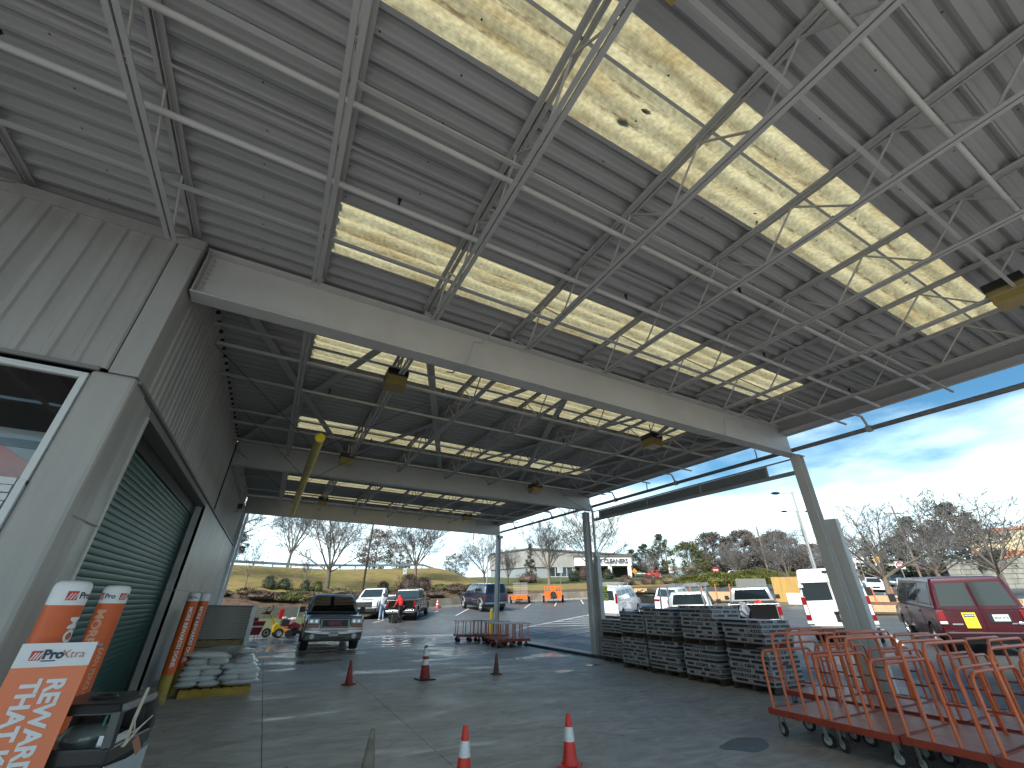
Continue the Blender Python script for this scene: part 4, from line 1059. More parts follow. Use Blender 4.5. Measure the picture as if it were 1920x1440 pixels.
far = [('hatchback_car','white hatchback, leftmost of the cars parked on the upper lot',wht,64.5,27.6,radians(205),1.0),
       ('sedan_car','silver sedan on the upper lot between the white and blue cars',lsil,66.3,25.2,radians(205),1.0),
       ('sedan_car','blue grey sedan on the upper lot behind the maroon van roof',paintm('slate_blue',(.12,.2,.27),.4),69.5,22.4,radians(205),1.0),
       ('sedan_car','white sedan at the right of the upper lot below the stone wall',wht,67.5,19.2,radians(215),1.0),
       ('sedan_car','dark green grey sedan parked behind the silver sedan',paintm('dark_teal',(.05,.08,.08),.3),76,29.6,radians(200),1.0)]
for nm, lb, p, x, y, a, sc in far:
    t = car(nm, lb, p); place(t, x, y, a); t.scale = (sc,)*3
t = car('suv_car', 'dark grey sport utility car on the road above the stone wall', paintm('dk_grey',(.05,.06,.065),.3), 4.8,.95,1.05,1.72,(-2.2,1.1),(-2.0,.35),1.0,.36); place(t, 82, 22.2, radians(20), 5.9)
t = car('suv_car', 'light grey sport utility car on the road at the right edge', lsil, 4.8,.95,1.05,1.72,(-2.2,1.1),(-2.0,.35),1.0,.36); place(t, 82.5, 17.2, radians(20), 6.2); t.scale = (1.1,)*3
road = [('small red car on the road beyond the bare tree',redt,64,61),('pale blue car on the road left of the olive tree',paintm('pale_blue',(.25,.35,.4),.3),62,56),
        ('white car on the road half hidden by the olive tree',wht,64,52.5),('white car on the road right of the olive tree',wht,66,46.5),
        ('white car parked beyond the juniper hedge',wht,58,31.5)]
for lb, p, x, y in road:
    t = car('parked_car', lb, p); t.location = (x, y, bank(x, y) if y > ywall(x) else zt(x, y)); t.rotation_euler = (0,0,radians(-35))
# --- orange trailers
org = mat('trailer_orange', (.78,.13,.012), .35, coat=.3, var=.06)
def trailer(label, x, y, a, big):
    t = thing('utility_trailer', label, 'trailer'); w = .85 if big else .8
    MB().box(-1.3,1.3,-w,w,.42,.5).build('deck', org, t)
    hgt = .55 if big else .28
    for s in (1,-1): MB().box(-1.3,1.3,min(s*w,s*(w-.04)),max(s*w,s*(w-.04)),.5,.5+hgt).build('side_panel', org, t)
    MB().box(-1.34,-1.3,-w,w,.38,.5+hgt).build('front_panel', org, t)
    if big:
        m = MB()
        for k in range(7):
            yy = lerp(-w+.03, w-.03, k/6); m.box(-1.34,-1.30,yy-.02,yy+.02,1.05,1.45)
        m.box(-1.34,-1.30,-w,w,1.42,1.47); m.box(-1.33,-1.3,-.2,.2,1.05,1.42)
        for s in (1,-1): m.box(-1.3,1.3,min(s*w,s*(w-.03)),max(s*w,s*(w-.03)),1.42,1.47)
        m.build('upper_rails', org, t)
        MB().lathe([(.16,-.08),(.3,-.08),(.31,0),(.3,.08),(.16,.08)], 20, (-1.46,0,.72), 'x').build('spare_wheel', rubber, t, 40)
    else:
        gm = mat('ramp_mesh', (.33,.33,.31), .5)
        for a0, b0 in ((-.74,-.05),(.05,.74)):
            m = MB(); 
            for k in range(7): z = .5+1.3*k/6; m.bar((1.3,a0,z),(1.3,b0,z),.025,.025)
            for k in range(9): yy = lerp(a0,b0,k/8); m.bar((1.3,yy,.5),(1.3,yy,1.82),.02,.02)
            m.build('ramp_gate', gm, t)
    wheels(t, (0,), w+.22, .3, .2)
    for s in (1,-1): MB().box(-.42,.42,min(s*(w+.01),s*(w+.25)),max(s*(w+.01),s*(w+.25)),.62,.66).build('fender', org, t, bevel=.02)
    MB().bar((-1.3,-.3,.42),(-2.3,0,.42),.07,.07).bar((-1.3,.3,.42),(-2.3,0,.42),.07,.07).bar((-2.1,0,0),(-2.1,0,.7),.05,.05).build('tow_bar', black, t)
    place(t, x, y, a)
trailer('low orange utility trailer with two raised wire mesh ramp gates', 23.0, 41.0, radians(58), False)
trailer('orange box trailer with a spare tyre on its front panel', 26.1, 39.6, radians(58), True)
trailer('orange trailer partly hidden left of the white van', 31.6, 38.8, radians(58), True)
# dark trailer loaded with lumber behind the vans
t = thing('lumber_trailer', 'black flat trailer loaded with long lumber beside the white van', 'trailer')
MB().box(-2,2,-.9,.9,.5,.62).build('deck', black, t); MB().box(-2,2,-.9,-.85,.62,1.15).box(-2,2,.85,.9,.62,1.15).box(-2.02,-1.98,-.85,.85,.62,1.1).build('side_panel', black, t)
MB().box(-1.98,-1.96,-.6,.6,.66,.70).build('placard', whitev, t); wheels(t, (-.4,.5), 1.05, .33, .2)
place(t, 28.6, 28.8, radians(32))
pine = mat('lumber', (.42,.30,.16), .7, var=.25, vscale=6, stretch=(1,6,6))
# ================================================================ loose objects
# --- traffic cones
cred = mat('cone_red', (.72,.035,.02), .45, var=.08, vscale=8)
cref = mat('cone_reflective', (.72,.72,.72), .3, var=.1, vscale=20)
cold = mat('cone_faded_red', (.30,.03,.025), .6, var=.35, vscale=9, stain=(.10,.03,.025), sscale=6)
cgry = mat('cone_grimy', (.22,.20,.15), .7, var=.25, vscale=10, stain=(.10,.09,.07), sscale=7)
cbrn = mat('cone_brown', (.10,.06,.045), .7, var=.3, vscale=10, stain=(.28,.07,.04), sscale=8)
def cone(label, x, y, h, mt, bands=(), base=None, z=0., rb=None, br=.5, lean=0.):
    t = thing('traffic_cone', label, 'cone', (x,y,z), random.uniform(0,1.2)); rb = rb or h*.19; rt = h*.055
    def R_(u): return lerp(rb, rt, u)
    b_ = MB().box(-h*br/2*1.0,h*br/2,-h*br/2,h*br/2,0,.028).build('base', base or mt, t, bevel=.01)
    prof = [(rb*1.12,.028),(rb,.05)]+[(R_(u),lerp(.05,h,u)) for u in (.25,.5,.75,.97)]+[(rt*.8,h)]
    c = MB().lathe(prof, 24).build('body', mt, t, 40); c.rotation_euler = (lean*.5, lean, 0)
    for a, b2 in bands:
        MB().lathe([(R_(a)+.003,lerp(.05,h,a)),(R_(b2)+.003,lerp(.05,h,b2))], 24, cap=False).build('reflective_band', cref, t, 40).rotation_euler = c.rotation_euler
    return t
cone('bright red cone with one white band at the bottom centre', 2.21, 5.12, .485, cred, ((.42,.72),), rb=.085)
cone('bright red cone with one white band and red base, right of the other bright cone', 3.52, 5.10, .485, cred, ((.42,.72),), rb=.085)
cone('grimy grey green cone cut off by the bottom edge', 1.36, 5.66, .43, cgry, rb=.08)
cone('plain dull red cone on the left of the far row', 2.08, 11.44, .45, cold, rb=.08, lean=-.05)
cone('tall red cone with two white bands on a black base', 3.82, 11.45, .69, cold, ((.38,.56),(.66,.92)), base=black, rb=.12, br=.56, lean=-.05)
cone('old brown blackened cone in front of the stacked cartons', 5.71, 11.44, .46, cbrn, rb=.075)
cone('orange cone with white bands by the retaining wall', 14.3, 41.2, .75, cred, ((.3,.5),(.65,.8)), z=zt(14.3,41.2))
# --- yellow bollard
bo = thing('bollard', 'yellow steel bollard beside the far corner column', 'bollard', (11.75,24.3,0))
MB().lathe([(.1,0),(.1,1.22),(.085,1.28),(.05,1.31),(.001,1.32)], 18, cap=False).build('post', yel, bo, 50); MB().lathe([(.15,0),(.15,.03)], 16).build('footing', edgec, bo)
# --- bollard sleeves with print
def wrap_text(txt, size, r, ang, ztop, m, par, bold=.004, sx=1.0):
    # lettering that reads downward, bent round a cylinder
    me = fine(text_mesh(txt, size, .0005, bold, 'LEFT')); me.materials.append(m)
    for v in me.vertices:
        u, w, d = v.co.x*sx, v.co.y, v.co.z
        a = ang+w/r; rr = r+.0022+max(0,d)
        v.co = (rr*sin(a), -rr*cos(a), ztop-u)
    return link('lettering', me, par)
def emblem_wrap(par, r, ang, zc, s=.05):
    m = MB(); k = 6
    for i in range(k):
        a0 = ang-s/2/r+s/r*i/k; a1 = ang-s/2/r+s/r*(i+1)/k
        m.add([((r+.003)*sin(a0),-(r+.003)*cos(a0),zc-s/2),((r+.003)*sin(a1),-(r+.003)*cos(a1),zc-s/2),((r+.003)*sin(a1),-(r+.003)*cos(a1),zc+s/2),((r+.003)*sin(a0),-(r+.003)*cos(a0),zc+s/2)], [(0,1,2,3)])
    e = m.build('emblem', redt, par); m = MB()
    for q in range(3):
        a0 = ang+(-s*.4+q*s*.28)/r; a1 = a0+s*.28/r; rr = r+.0045
        m.add([(rr*sin(a0),-rr*cos(a0),zc-s*.42),(rr*sin(a0+.05),-rr*cos(a0+.05),zc-s*.42),(rr*sin(a1+.05),-rr*cos(a1+.05),zc+s*.3),(rr*sin(a1),-rr*cos(a1),zc+s*.3)], [(0,1,2,3)])
    m.build('emblem_stripe', whitev, e)
def horiz_wrap(txt, size, r, ang, zc, m, par):
    me = fine(text_mesh(txt, size, .0005, .0015, 'LEFT')); me.materials.append(m)
    for v in me.vertices:
        a = ang+v.co.x/r; rr = r+.0022; v.co = (rr*sin(a), -rr*cos(a), zc+v.co.y)
    return link('lettering', me, par)
def sleeve(label, x, y, texts, em=True, h=1.75, yel_base=True):
    t = thing('bollard_sleeve', label, 'bollard', (x,y,0)); r = .1
    MB().lathe([(r,.44),(r,1.60)], 28, cap=False).build('orange_sleeve', orange, t, 40)
    MB().lathe([(r+.0005,1.598),(r+.0005,h-.045),(r*.93,h-.018),(r*.75,h-.006),(.001,h)], 28, cap=False).build('white_cap', whitev, t, 60)
    MB().lathe([(r*.93,0),(r*.93,.46)], 24, cap=False).build('steel_post', mat('old_yellow', (.38,.27,.05), .6, var=.3, vscale=6, stain=(.12,.10,.07), sscale=4), t, 40)
    for tx, sz, ang, z0, mt_, bd in texts: wrap_text(tx, sz, r, ang, z0, mt_, t, bd)
    if em:
        for a in em: emblem_wrap(t, r, a, 1.655, .055); horiz_wrap('Pro', .055, r, a+.38, 1.655, darkt, t)
    return t
faint = mat('pale_print', (.66,.32,.2), .5)
sleeve('nearest orange and white bollard sleeve, right behind the tilted sign', -1.19, 4.25, [('MORE REWARDS? DONE.', .095, 1.2, 1.53, whitev, .0035)], (.42,))
sleeve('orange bollard sleeve with pale capital lettering in front of the green door', -1.25, 5.62, [('MORE', .10, -.35, 1.55, faint, .0035), ('EARN PERKS 4X FASTER IN STORE', .055, .8, 1.25, faint, .001)], (-.9,.85))
sleeve('left one of the two far bollard sleeves beside the bag pallet, yellow foot showing', -1.20, 10.72, [('MORE REWARDS? DONE.', .085, .25, 1.50, whitev, .003)], (-.3,))
sleeve('rear one of the two far bollard sleeves, half hidden by its neighbour', -1.10, 11.5, [('MORE REWARDS? DONE.', .085, .1, 1.50, whitev, .003)], ())
# --- printed sign
sg = thing('sale_sign', 'tilted orange and white promotional sign board in the lower left corner', 'sign', (-1.06,3.95,.42), radians(3)); sg.rotation_euler = (radians(-6), radians(0), radians(4))
MB().box(-.175,.175,0,.012,-.38,.85).build('orange_panel', mat('sign_orange', (.72,.13,.01), .35, coat=.3), sg)
MB().box(-.175,.175,0,.012,.85,.975).build('white_panel', whitev, sg)
MB().box(-.172,.172,.014,.24,.955,.972).build('top_tray', mat('tray_grey', (.35,.35,.35), .4), sg)
fr = (pi/2,0,0)
em = MB().box(-.115,-.065,-.004,-.001,.885,.935).build('emblem', redt, sg)
m = MB()
for q in range(3): m.add([(-.111+.014*q,-.006,.889),(-.104+.014*q,-.006,.889),(-.09+.014*q,-.006,.925),(-.097+.014*q,-.006,.925)], [(0,1,2,3)])
m.build('emblem_stripe', whitev, em)
text('Pro', .066, darkt, sg, (-.060,-.003,.913), fr, .001, .003, 'LEFT'); MB().box(-.058,.008,-.004,-.001,.878,.884).build('underline', darkt, sg)
text('Xtra', .062, mat('thin_red', (.45,.12,.08), .5), sg, (.022,-.003,.912), fr, .001, -.0005, 'LEFT')
for tx, xx in (('REWARDS', .055), ('THAT KEEP', -.055)):
    text(tx, .118, whitev, sg, (xx,-.003,.79), (pi/2, pi/2, 0), .001, .0042, 'LEFT', sx=.95)
# --- windscreen service island (bin)
bn = thing('service_bin', 'black squeegee and rubbish island with open windows and a twiggy stick in it', 'bin', (-.79,4.30,0), radians(-14))
M_ = MB(); bw, bd_ = .235, .25
def frus(z0, z1, a0, b0, a1, b1): return [(-a0,-b0,z0),(a0,-b0,z0),(a0,b0,z0),(-a0,b0,z0),(-a1,-b1,z1),(a1,-b1,z1),(a1,b1,z1),(-a1,b1,z1)], [(0,3,2,1),(4,5,6,7),(0,1,5,4),(1,2,6,5),(2,3,7,6),(3,0,4,7)]
v, f = frus(0,.78,bw*.86,bd_*.86,bw,bd_); MB().add(v, f).build('lower_body', mat('bin_body', (.012,.013,.016), .55), bn, bevel=.02)
v, f = frus(.755,.845,bw*1.04,bd_*1.04,bw*1.06,bd_*1.06); MB().add(v, f).build('rim', mat('bin_rim', (.03,.028,.028), .3, coat=.3), bn, bevel=.014)
hood_m = mat('bin_hood', (.016,.015,.016), .4, coat=.2)
m = MB()
for sx_ in (-1,1):
    for sy in (-1,1): m.bar((sx_*(bw-.01),sy*(bd_-.01),.83),(sx_*(bw-.03),sy*(bd_-.03),1.02),.055,.055)
v, f = frus(1.0,1.055,bw*1.0,bd_*1.0,bw*.9,bd_*.9); m.add(v, f)
m.box(-bw+.02,bw-.02,bd_-.03,bd_-.01,.84,1.02)
m.build('hood', hood_m, bn, bevel=.012)
MB().lathe([(.075,1.056),(.07,1.066),(.05,1.067),(.045,1.057)], 20, cap=False).build('handle_ring', black, bn, 50)
MB().ell((-.03,.0,.85),(.14,.12,.07), 12, 8, .12).build('plastic_litter', mat('clear_litter', (.2,.22,.2), .15, coat=.5), bn, 60)
MB().box(.10,.19,-.1,.05,.84,.87).build('tray', chrome, bn)
MB().prism([(-.26,.62),(.26,.60),(.26,.74),(.0,.73),(-.26,.755)], bw+.012, bw+.02, 'x').build('plastic_liner', mat('liner', (.38,.42,.45), .25, coat=.6), bn)
tw = tag(MB().tube([(-.55,4.02,.84),(-.545,4.02,.98),(-.53,4.03,1.13)], [.008,.010,.009], 7).tube([(-.55,4.0,.84),(-.50,3.98,.93),(-.45,3.97,.99)], [.006,.006,.003], 6).tube([(-.56,4.0,.84),(-.52,4.0,.90),(-.54,4.0,.98)], [.006,.005,.003], 6).tube([(-.50,3.98,.93),(-.55,3.96,.90)], .004, 5).build('stick', mat('twig', (.42,.38,.29), .7, var=.2, vscale=20), None, 50), 'forked pale stick standing in the service bin', 'stick')
tag(MB().tube([(-.74,4.28,.85),(-.735,4.28,.96)], .007, 6).build('green_straw', mat('straw', (.08,.30,.2), .3)), 'green straw poking out of the litter in the service bin', 'straw')
tag(MB().add([(-.51,3.955,.87),(-.47,3.95,.80),(-.45,3.955,.83),(-.49,3.955,.90)], [(0,1,2,3)]).add([(-.51,3.96,.87),(-.47,3.957,.80),(-.45,3.962,.83),(-.49,3.962,.90)], [(3,2,1,0)]).build('dead_leaf', mat('leaf_brown', (.22,.10,.06), .7)), 'brown dead leaf caught on the edge of the service bin', 'leaf')
# --- pallets
wood = mat('pallet_wood', (.20,.15,.08), .75, var=.3, vscale=5, stretch=(1,5,5)); woody = mat('yellow_pallet', (.36,.24,.03), .65, var=.25, vscale=5)
def pallet_parts(par, lx, ly, mt, z=0., name='pallet'):
    p = MB()
    for y in (-ly/2+.045, 0, ly/2-.045): p.box(-lx/2,lx/2,y-.02,y+.02,z+.02,z+.11)
    p.box(-lx/2,lx/2,-ly/2,-ly/2+.09,z,z+.02); p.box(-lx/2,lx/2,ly/2-.09,ly/2,z,z+.02)
    po = p.build(name, mt, par)
    n = 7; w = lx/(n+.6)
    bm_ = MB().box(-w/2*.86,w/2*.86,-ly/2,ly/2,0,.018).mesh('board', mt)
    for k in range(n): link('board', bm_, po, (-lx/2+w/2+(lx-w)*k/(n-1),0,z+.111))
    return po
# bags on the yellow pallet
bp_ = thing('yellow_pallet', 'yellow wooden pallet under the grey bags', 'pallet', (-.44,11.75,0), radians(3)); pallet_parts(bp_, 1.18, 1.1, woody)
bagm = mat('grey_bag', (.70,.72,.73), .28, coat=.35, var=.08, vscale=5, bump=.5, bscale=9)
def bag_mesh(l, w, h):
    m = MB(); nx, ny = 12, 9; R = random.Random(int(l*1000+w*77))
    top = []; bot = []
    for j in range(ny):
        for i in range(nx):
            u = -1+2*i/(nx-1); v_ = -1+2*j/(ny-1); k = (1-abs(u)**3.2)*(1-abs(v_)**3.2); k = k**.5
            jx = 1-.05*v_*v_; x, y = u*l/2*jx, v_*w/2*(1-.05*u*u); n_ = R.uniform(-.006,.006)
            top.append((x, y, h*.5+h*.5*k+n_*k)); bot.append((x, y, h*.5-h*.48*k))
    m.add(top, [(j*nx+i, j*nx+i+1, (j+1)*nx+i+1, (j+1)*nx+i) for j in range(ny-1) for i in range(nx-1)])
    m.add(bot, [(j*nx+i, (j+1)*nx+i, (j+1)*nx+i+1, j*nx+i+1) for j in range(ny-1) for i in range(nx-1)])
    me = m.mesh('bag', bagm, 70); return me
bl = bag_mesh(.66,.44,.115); bs = bag_mesh(.37,.56,.115); H = .088
G_ = 'grey plastic bags piled on the yellow pallet'
ords = ['bottom','second','third','fourth','fifth']
lay = [(('s',-.92),('s',-.56),('l',-.04)), (('l',-.78),('s',-.25),('s',.07)), (('s',-.92),('s',-.57),('l',-.05)), (('l',-.76),('l',-.12)), (('s',-.86),('s',-.5),('s',-.05))]
pos = ['leftmost','middle','rightmost']
for L_, row in enumerate(lay):
    for i, (k, x) in enumerate(row):
        for rowy, rn in ((11.42,'front'),(12.02,'back')):
            if rn == 'back' and L_ < 3 : continue
            w_ = pos[i] if len(row) == 3 else ('left','right')[i]
            o = link('bag', bl if k == 'l' else bs, None, (x+random.uniform(-.01,.01), rowy+random.uniform(-.015,.015), .135+L_*H), random.uniform(-.03,.03))
            o.rotation_euler = (random.uniform(-.02,.02), random.uniform(-.03,.03), o.rotation_euler[2])
            tag(o, '%s grey plastic bag of the %s layer on the yellow pallet, %s row' % (w_, ords[L_], rn), 'bag', G_)
o = link('bag', bl, None, (-.72,11.5,.585), .1); o.rotation_euler = (.02,.06,.1); o.scale = (1.15,1,1.1)
tag(o, 'large grey bag draped over the top left of the pile', 'bag', G_)
o = link('bag', bs, None, (-.12,11.9,.60), .5); tag(o, 'small shiny grey bag lying alone on the top right of the pile', 'bag', G_)
# wrapped boards behind
wb = thing('wrapped_pallet', 'tall shrink wrapped pallet load of weathered grey boards behind the bags', 'pallet', (-.68,13.15,0), radians(2)); po = pallet_parts(wb, 1.05, 1.1, wood, 0)
gb = mat('grey_board', (.20,.19,.175), .55, var=.35, vscale=6, stretch=(.6,1,7)); film = mat('shrink_film', (.42,.46,.47), .15, coat=.8, var=.1, vscale=3)
bm1 = MB().box(-.5,.5,-.52,.52,0,.052).mesh('board', gb)
for k in range(10): link('board', bm1, wb, (random.uniform(-.012,.012),0,.13+k*.056))
pallet_parts(wb, 1.02, 1.06, wood, .70)
for k in range(12): link('board', bm1, wb, (random.uniform(-.012,.012)-.01,0,.84+k*.054))
MB().box(-.53,.52,-.53,.53,1.49,1.505).build('black_cover', black, wb)
m = MB(); R = random.Random(4)
for k in range(12):
    z0 = .12+k*.118; a = R.uniform(0,.03); m.add([(.44+a,-.545,z0),(.545+a,-.53,z0),(.555+R.uniform(0,.03),-.53,z0+.118),(.46+a,-.548,z0+.118)], [(0,1,2,3)])
    m.add([(.545+a,-.53,z0),(.55,.5,z0),(.55,.5,z0+.118),(.555+R.uniform(0,.03),-.53,z0+.118)], [(0,1,2,3)])
m.build('shrink_film', film, wb, 80)
m = MB().add([(-.50,-.56,.10),(.53,-.57,.10),(.53,-.56,.72),(-.1,-.555,.70),(-.50,-.555,.60)], [(0,1,2,3,4)]); m.build('loose_film', mat('dull_film', (.22,.225,.22), .3, coat=.4, var=.2, vscale=4), wb)
# --- carton stacks
def cartonm(name, seed):
    m = mat(name, (.5,.49,.46), .45); nt = m.node_tree; N = nt.nodes; L = nt.links; b_ = N['Principled BSDF']
    tc = N.new('ShaderNodeTexCoord'); sp = N.new('ShaderNodeSeparateXYZ'); L.new(tc.outputs['Object'], sp.inputs[0])
    oi = N.new('ShaderNodeObjectInfo')
    # navy printed band on the upper two thirds of the side, part way along
    def mth(op, a, b2=None, c=None):
        n = N.new('ShaderNodeMath'); n.operation = op
        for i, q in enumerate((a, b2, c)):
            if q is None: continue
            if isinstance(q, (int, float)): n.inputs[i].default_value = q
            else: L.new(q, n.inputs[i])
        return n.outputs[0]
    z = sp.outputs['Z']; band = mth('MULTIPLY', mth('GREATER_THAN', z, .030), mth('LESS_THAN', z, .080))
    al = mth('ADD', sp.outputs['X'], sp.outputs['Y']); ax = mth('ADD', mth('ABSOLUTE', sp.outputs['X']), mth('ABSOLUTE', sp.outputs['Y'])); half = mth('LESS_THAN', ax, mth('MULTIPLY_ADD', oi.outputs['Random'], .14, .32)); band = mth('MULTIPLY', band, half)
    # row of printed spots: white, red
    fr_ = mth('FRACT', mth('MULTIPLY', al, 17.)); dz = mth('MULTIPLY', mth('SUBTRACT', z, .055), 48.); dx = mth('SUBTRACT', fr_, .5); dx = mth('MULTIPLY', dx, 2.2)
    d = mth('ADD', mth('MULTIPLY', dx, dx), mth('MULTIPLY', dz, dz)); spot = mth('LESS_THAN', d, .55); spot = mth('MULTIPLY', spot, mth('LESS_THAN', al, mth('MULTIPLY_ADD', oi.outputs['Random'], .35, -.3)))
    cell = mth('FLOOR', mth('MULTIPLY', al, 17.)); rnd = N.new('ShaderNodeTexWhiteNoise'); rnd.noise_dimensions = '2D'
    cb_ = N.new('ShaderNodeCombineXYZ'); L.new(cell, cb_.inputs[0]); L.new(oi.outputs['Random'], cb_.inputs[1]); L.new(cb_.outputs[0], rnd.inputs['Vector'])
    red = mth('GREATER_THAN', rnd.outputs['Value'], .72)
    mxr = N.new('ShaderNodeMix'); mxr.data_type = 'RGBA'; mxr.inputs[6].default_value = (.30,.30,.34,1); mxr.inputs[7].default_value = (.20,.02,.03,1); L.new(red, mxr.inputs[0])
    m1 = N.new('ShaderNodeMix'); m1.data_type = 'RGBA'; m1.inputs[7].default_value = (.012,.014,.038,1); L.new(band, m1.inputs[0])
    n1 = N.new('ShaderNodeTexNoise'); n1.inputs['Scale'].default_value = 12; L.new(tc.outputs['Object'], n1.inputs['Vector'])
    cr = N.new('ShaderNodeValToRGB'); cr.color_ramp.elements[0].color = (.24,.235,.225,1); cr.color_ramp.elements[1].color = (.40,.39,.38,1); cr.color_ramp.elements[0].position = .3; cr.color_ramp.elements[1].position = .7
    L.new(n1.outputs[0], cr.inputs[0]); L.new(cr.outputs[0], m1.inputs[6])
    m2 = N.new('ShaderNodeMix'); m2.data_type = 'RGBA'; L.new(mth('MULTIPLY', spot, band), m2.inputs[0]); L.new(m1.outputs[2], m2.inputs[6]); L.new(mxr.outputs[2], m2.inputs[7])
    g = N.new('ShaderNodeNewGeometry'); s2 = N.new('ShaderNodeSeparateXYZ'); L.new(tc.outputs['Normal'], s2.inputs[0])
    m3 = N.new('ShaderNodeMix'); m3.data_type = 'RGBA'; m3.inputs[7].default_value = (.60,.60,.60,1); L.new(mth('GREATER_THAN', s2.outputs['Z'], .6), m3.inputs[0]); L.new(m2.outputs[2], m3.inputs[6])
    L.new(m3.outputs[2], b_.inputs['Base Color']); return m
ctm = cartonm('printed_carton', 0)
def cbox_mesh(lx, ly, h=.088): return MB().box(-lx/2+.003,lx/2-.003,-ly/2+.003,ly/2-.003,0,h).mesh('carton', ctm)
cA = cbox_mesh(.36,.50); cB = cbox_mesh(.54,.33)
dirty = mat('dark_pallet', (.07,.05,.035), .8, var=.3, vscale=5)
def carton_load(label, x, y, z, layers, ly=1.0, lx=1.06, pal=True, flip=0, rz=0., partial=0):
    t = thing('carton_pallet', label, 'pallet', (x,y,z), rz)
    pallet_parts(t, lx, ly, dirty); R = random.Random(int(x*31+y*17+z*7))
    zz = .132
    for k in range(layers):
        h = .0905
        if (k+flip) % 2 == 0: cells = [(-.36,-.25),(-.36,.25),(0,-.25),(0,.25),(.36,-.25),(.36,.25)]; me = cA; sk_ = (0,)
        else: cells = [(-.27,-.335),(-.27,0),(-.27,.335),(.27,-.335),(.27,0),(.27,.335)]; me = cB
        if partial and k == layers-1: cells = cells[partial:]
        jx, jy = R.uniform(-.02,.02), R.uniform(-.02,.02)
        for cx, cy in cells:
            o = link('carton', me, t, (cx*lx/1.08+jx+R.uniform(-.004,.004), cy*ly+jy+R.uniform(-.004,.004), zz), R.choice((0,pi))+R.uniform(-.01,.01))
        zz += h
    return t
LY = [(10.85,12.28),(10.35,10.72),(10.28,9.55),(10.26,8.32),(10.36,7.12)]
low = [6,7,7,7,7]; up = [4,6,7,8,5]
nm = ['farthest','second from the far end','middle','tallest, second nearest','nearest']
zl = []
for i, (x, y) in enumerate(LY):
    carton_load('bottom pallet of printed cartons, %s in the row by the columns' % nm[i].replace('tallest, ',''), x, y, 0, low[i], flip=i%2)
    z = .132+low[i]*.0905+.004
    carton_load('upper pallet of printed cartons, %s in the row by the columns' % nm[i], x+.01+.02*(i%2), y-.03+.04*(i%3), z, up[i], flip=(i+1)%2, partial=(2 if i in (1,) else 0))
    zl.append(z+.132+up[i]*.0905)
m = MB()
for k in range(8): m.add([(10.86,6.66,.9+.07*k),(10.95+R.uniform(-.03,.05),6.62,.9+.07*k),(10.95+R.uniform(-.03,.05),6.62,.97+.07*k),(10.86,6.66,.97+.07*k)], [(0,1,2,3)])
# --- right hand platform carts
cm_ = mat('cart_red', (.68,.15,.05), .42, var=.18, vscale=4, stain=(.52,.2,.14), sscale=5); cw = mat('cart_deck', (.52,.22,.15), .4, var=.22, vscale=3, stain=(.40,.33,.22), sscale=2.2, bump=.1)
edge = mat('cart_frame', (.33,.045,.02), .5, var=.2, vscale=6, stain=(.12,.04,.03), sscale=5); grey_w = mat('caster_grey', (.35,.35,.34), .4)
def panel_cart():
    t = thing('platform_cart', 'red cart', 'cart'); LX, LY_ = 1.50, .80
    MB().box(-LX/2+.02,LX/2-.02,-LY_/2+.02,LY_/2-.02,.295,.315).build('deck', cw, t)
    m = MB(); m.box(-LX/2,LX/2,-LY_/2,-LY_/2+.02,.25,.325).box(-LX/2,LX/2,LY_/2-.02,LY_/2,.25,.325).box(-LX/2,-LX/2+.02,-LY_/2+.02,LY_/2-.02,.25,.325).box(LX/2-.02,LX/2,-LY_/2+.02,LY_/2-.02,.25,.325)
    m.box(-LX/2+.02,LX/2-.02,-.02,.02,.24,.29); m.build('frame', edge, t, bevel=.004)
    ys_ = [-.33,-.12,.11,.34]; hs_ = [1.05,1.27,1.27,1.03]
    for y, h in zip(ys_, hs_):
        x0_, x1_ = -LX/2+.06, LX/2-.12; r = .11; pts = [(x0_,y,.31),(x0_,y,h-r)]
        for k in range(1,6): a = pi/2*k/5; pts.append((x0_+r-r*cos(a), y, h-r+r*sin(a)))
        for k in range(0,6): a = pi/2*k/5; pts.append((x1_-r+r*sin(a), y, h-r+r*cos(a)))
        pts.append((x1_,y,.31)); MB().tube(pts, .019, 8).build('hoop', cm_, t, 50)
    for x in (-LX/2+.06, LX/2-.12):
        MB().tube([(x,ys_[0],.70),(x,ys_[1],.70)], .012, 6).build('rail', edge, t, 40); MB().tube([(x,ys_[2],.70),(x,ys_[3],.70)], .012, 6).build('rail', edge, t, 40)
    cas = MB().lathe([(.001,-.02),(.075,-.022),(.082,-.012),(.082,.012),(.075,.022),(.001,.02)], 18, axis='x'); wm = cas.mesh('wheel', rubber, 40)
    hubm = MB().lathe([(.001,-.026),(.048,-.026),(.05,-.022),(.05,.022),(.048,.026),(.001,.026)], 14, axis='x').mesh('hub', grey_w, 40)
    fk = MB().box(-.035,-.028,-.025,.025,-.0,.16).box(.028,.035,-.025,.025,-.0,.16).box(-.05,.05,-.04,.04,.16,.168).mesh('caster', mat('fork_grey', (.2,.19,.18), .5))
    for x in (-LX/2+.12,0,LX/2-.12):
        for y in (-.3,.3):
            c = link('caster', fk, t, (x,y,.082)); c.rotation_euler = (0,0,random.uniform(-.5,.5)); link('wheel', wm, c); link('hub', hubm, c)
    return t
pc = panel_cart(); GR = 'red hooped platform carts parked in two rows'
spots = [(7.66,4.46,'front left'),(7.63,3.66,'second'),(7.66,2.86,'third'),(7.62,2.04,'fourth'),(7.66,1.24,'fifth')]
labs = ['front row, left end, its whole deck end showing','front row cart second from the left','front row cart third from the left','front row cart fourth from the left, cut by the right edge','front row cart fifth from the left, cut by the right edge']
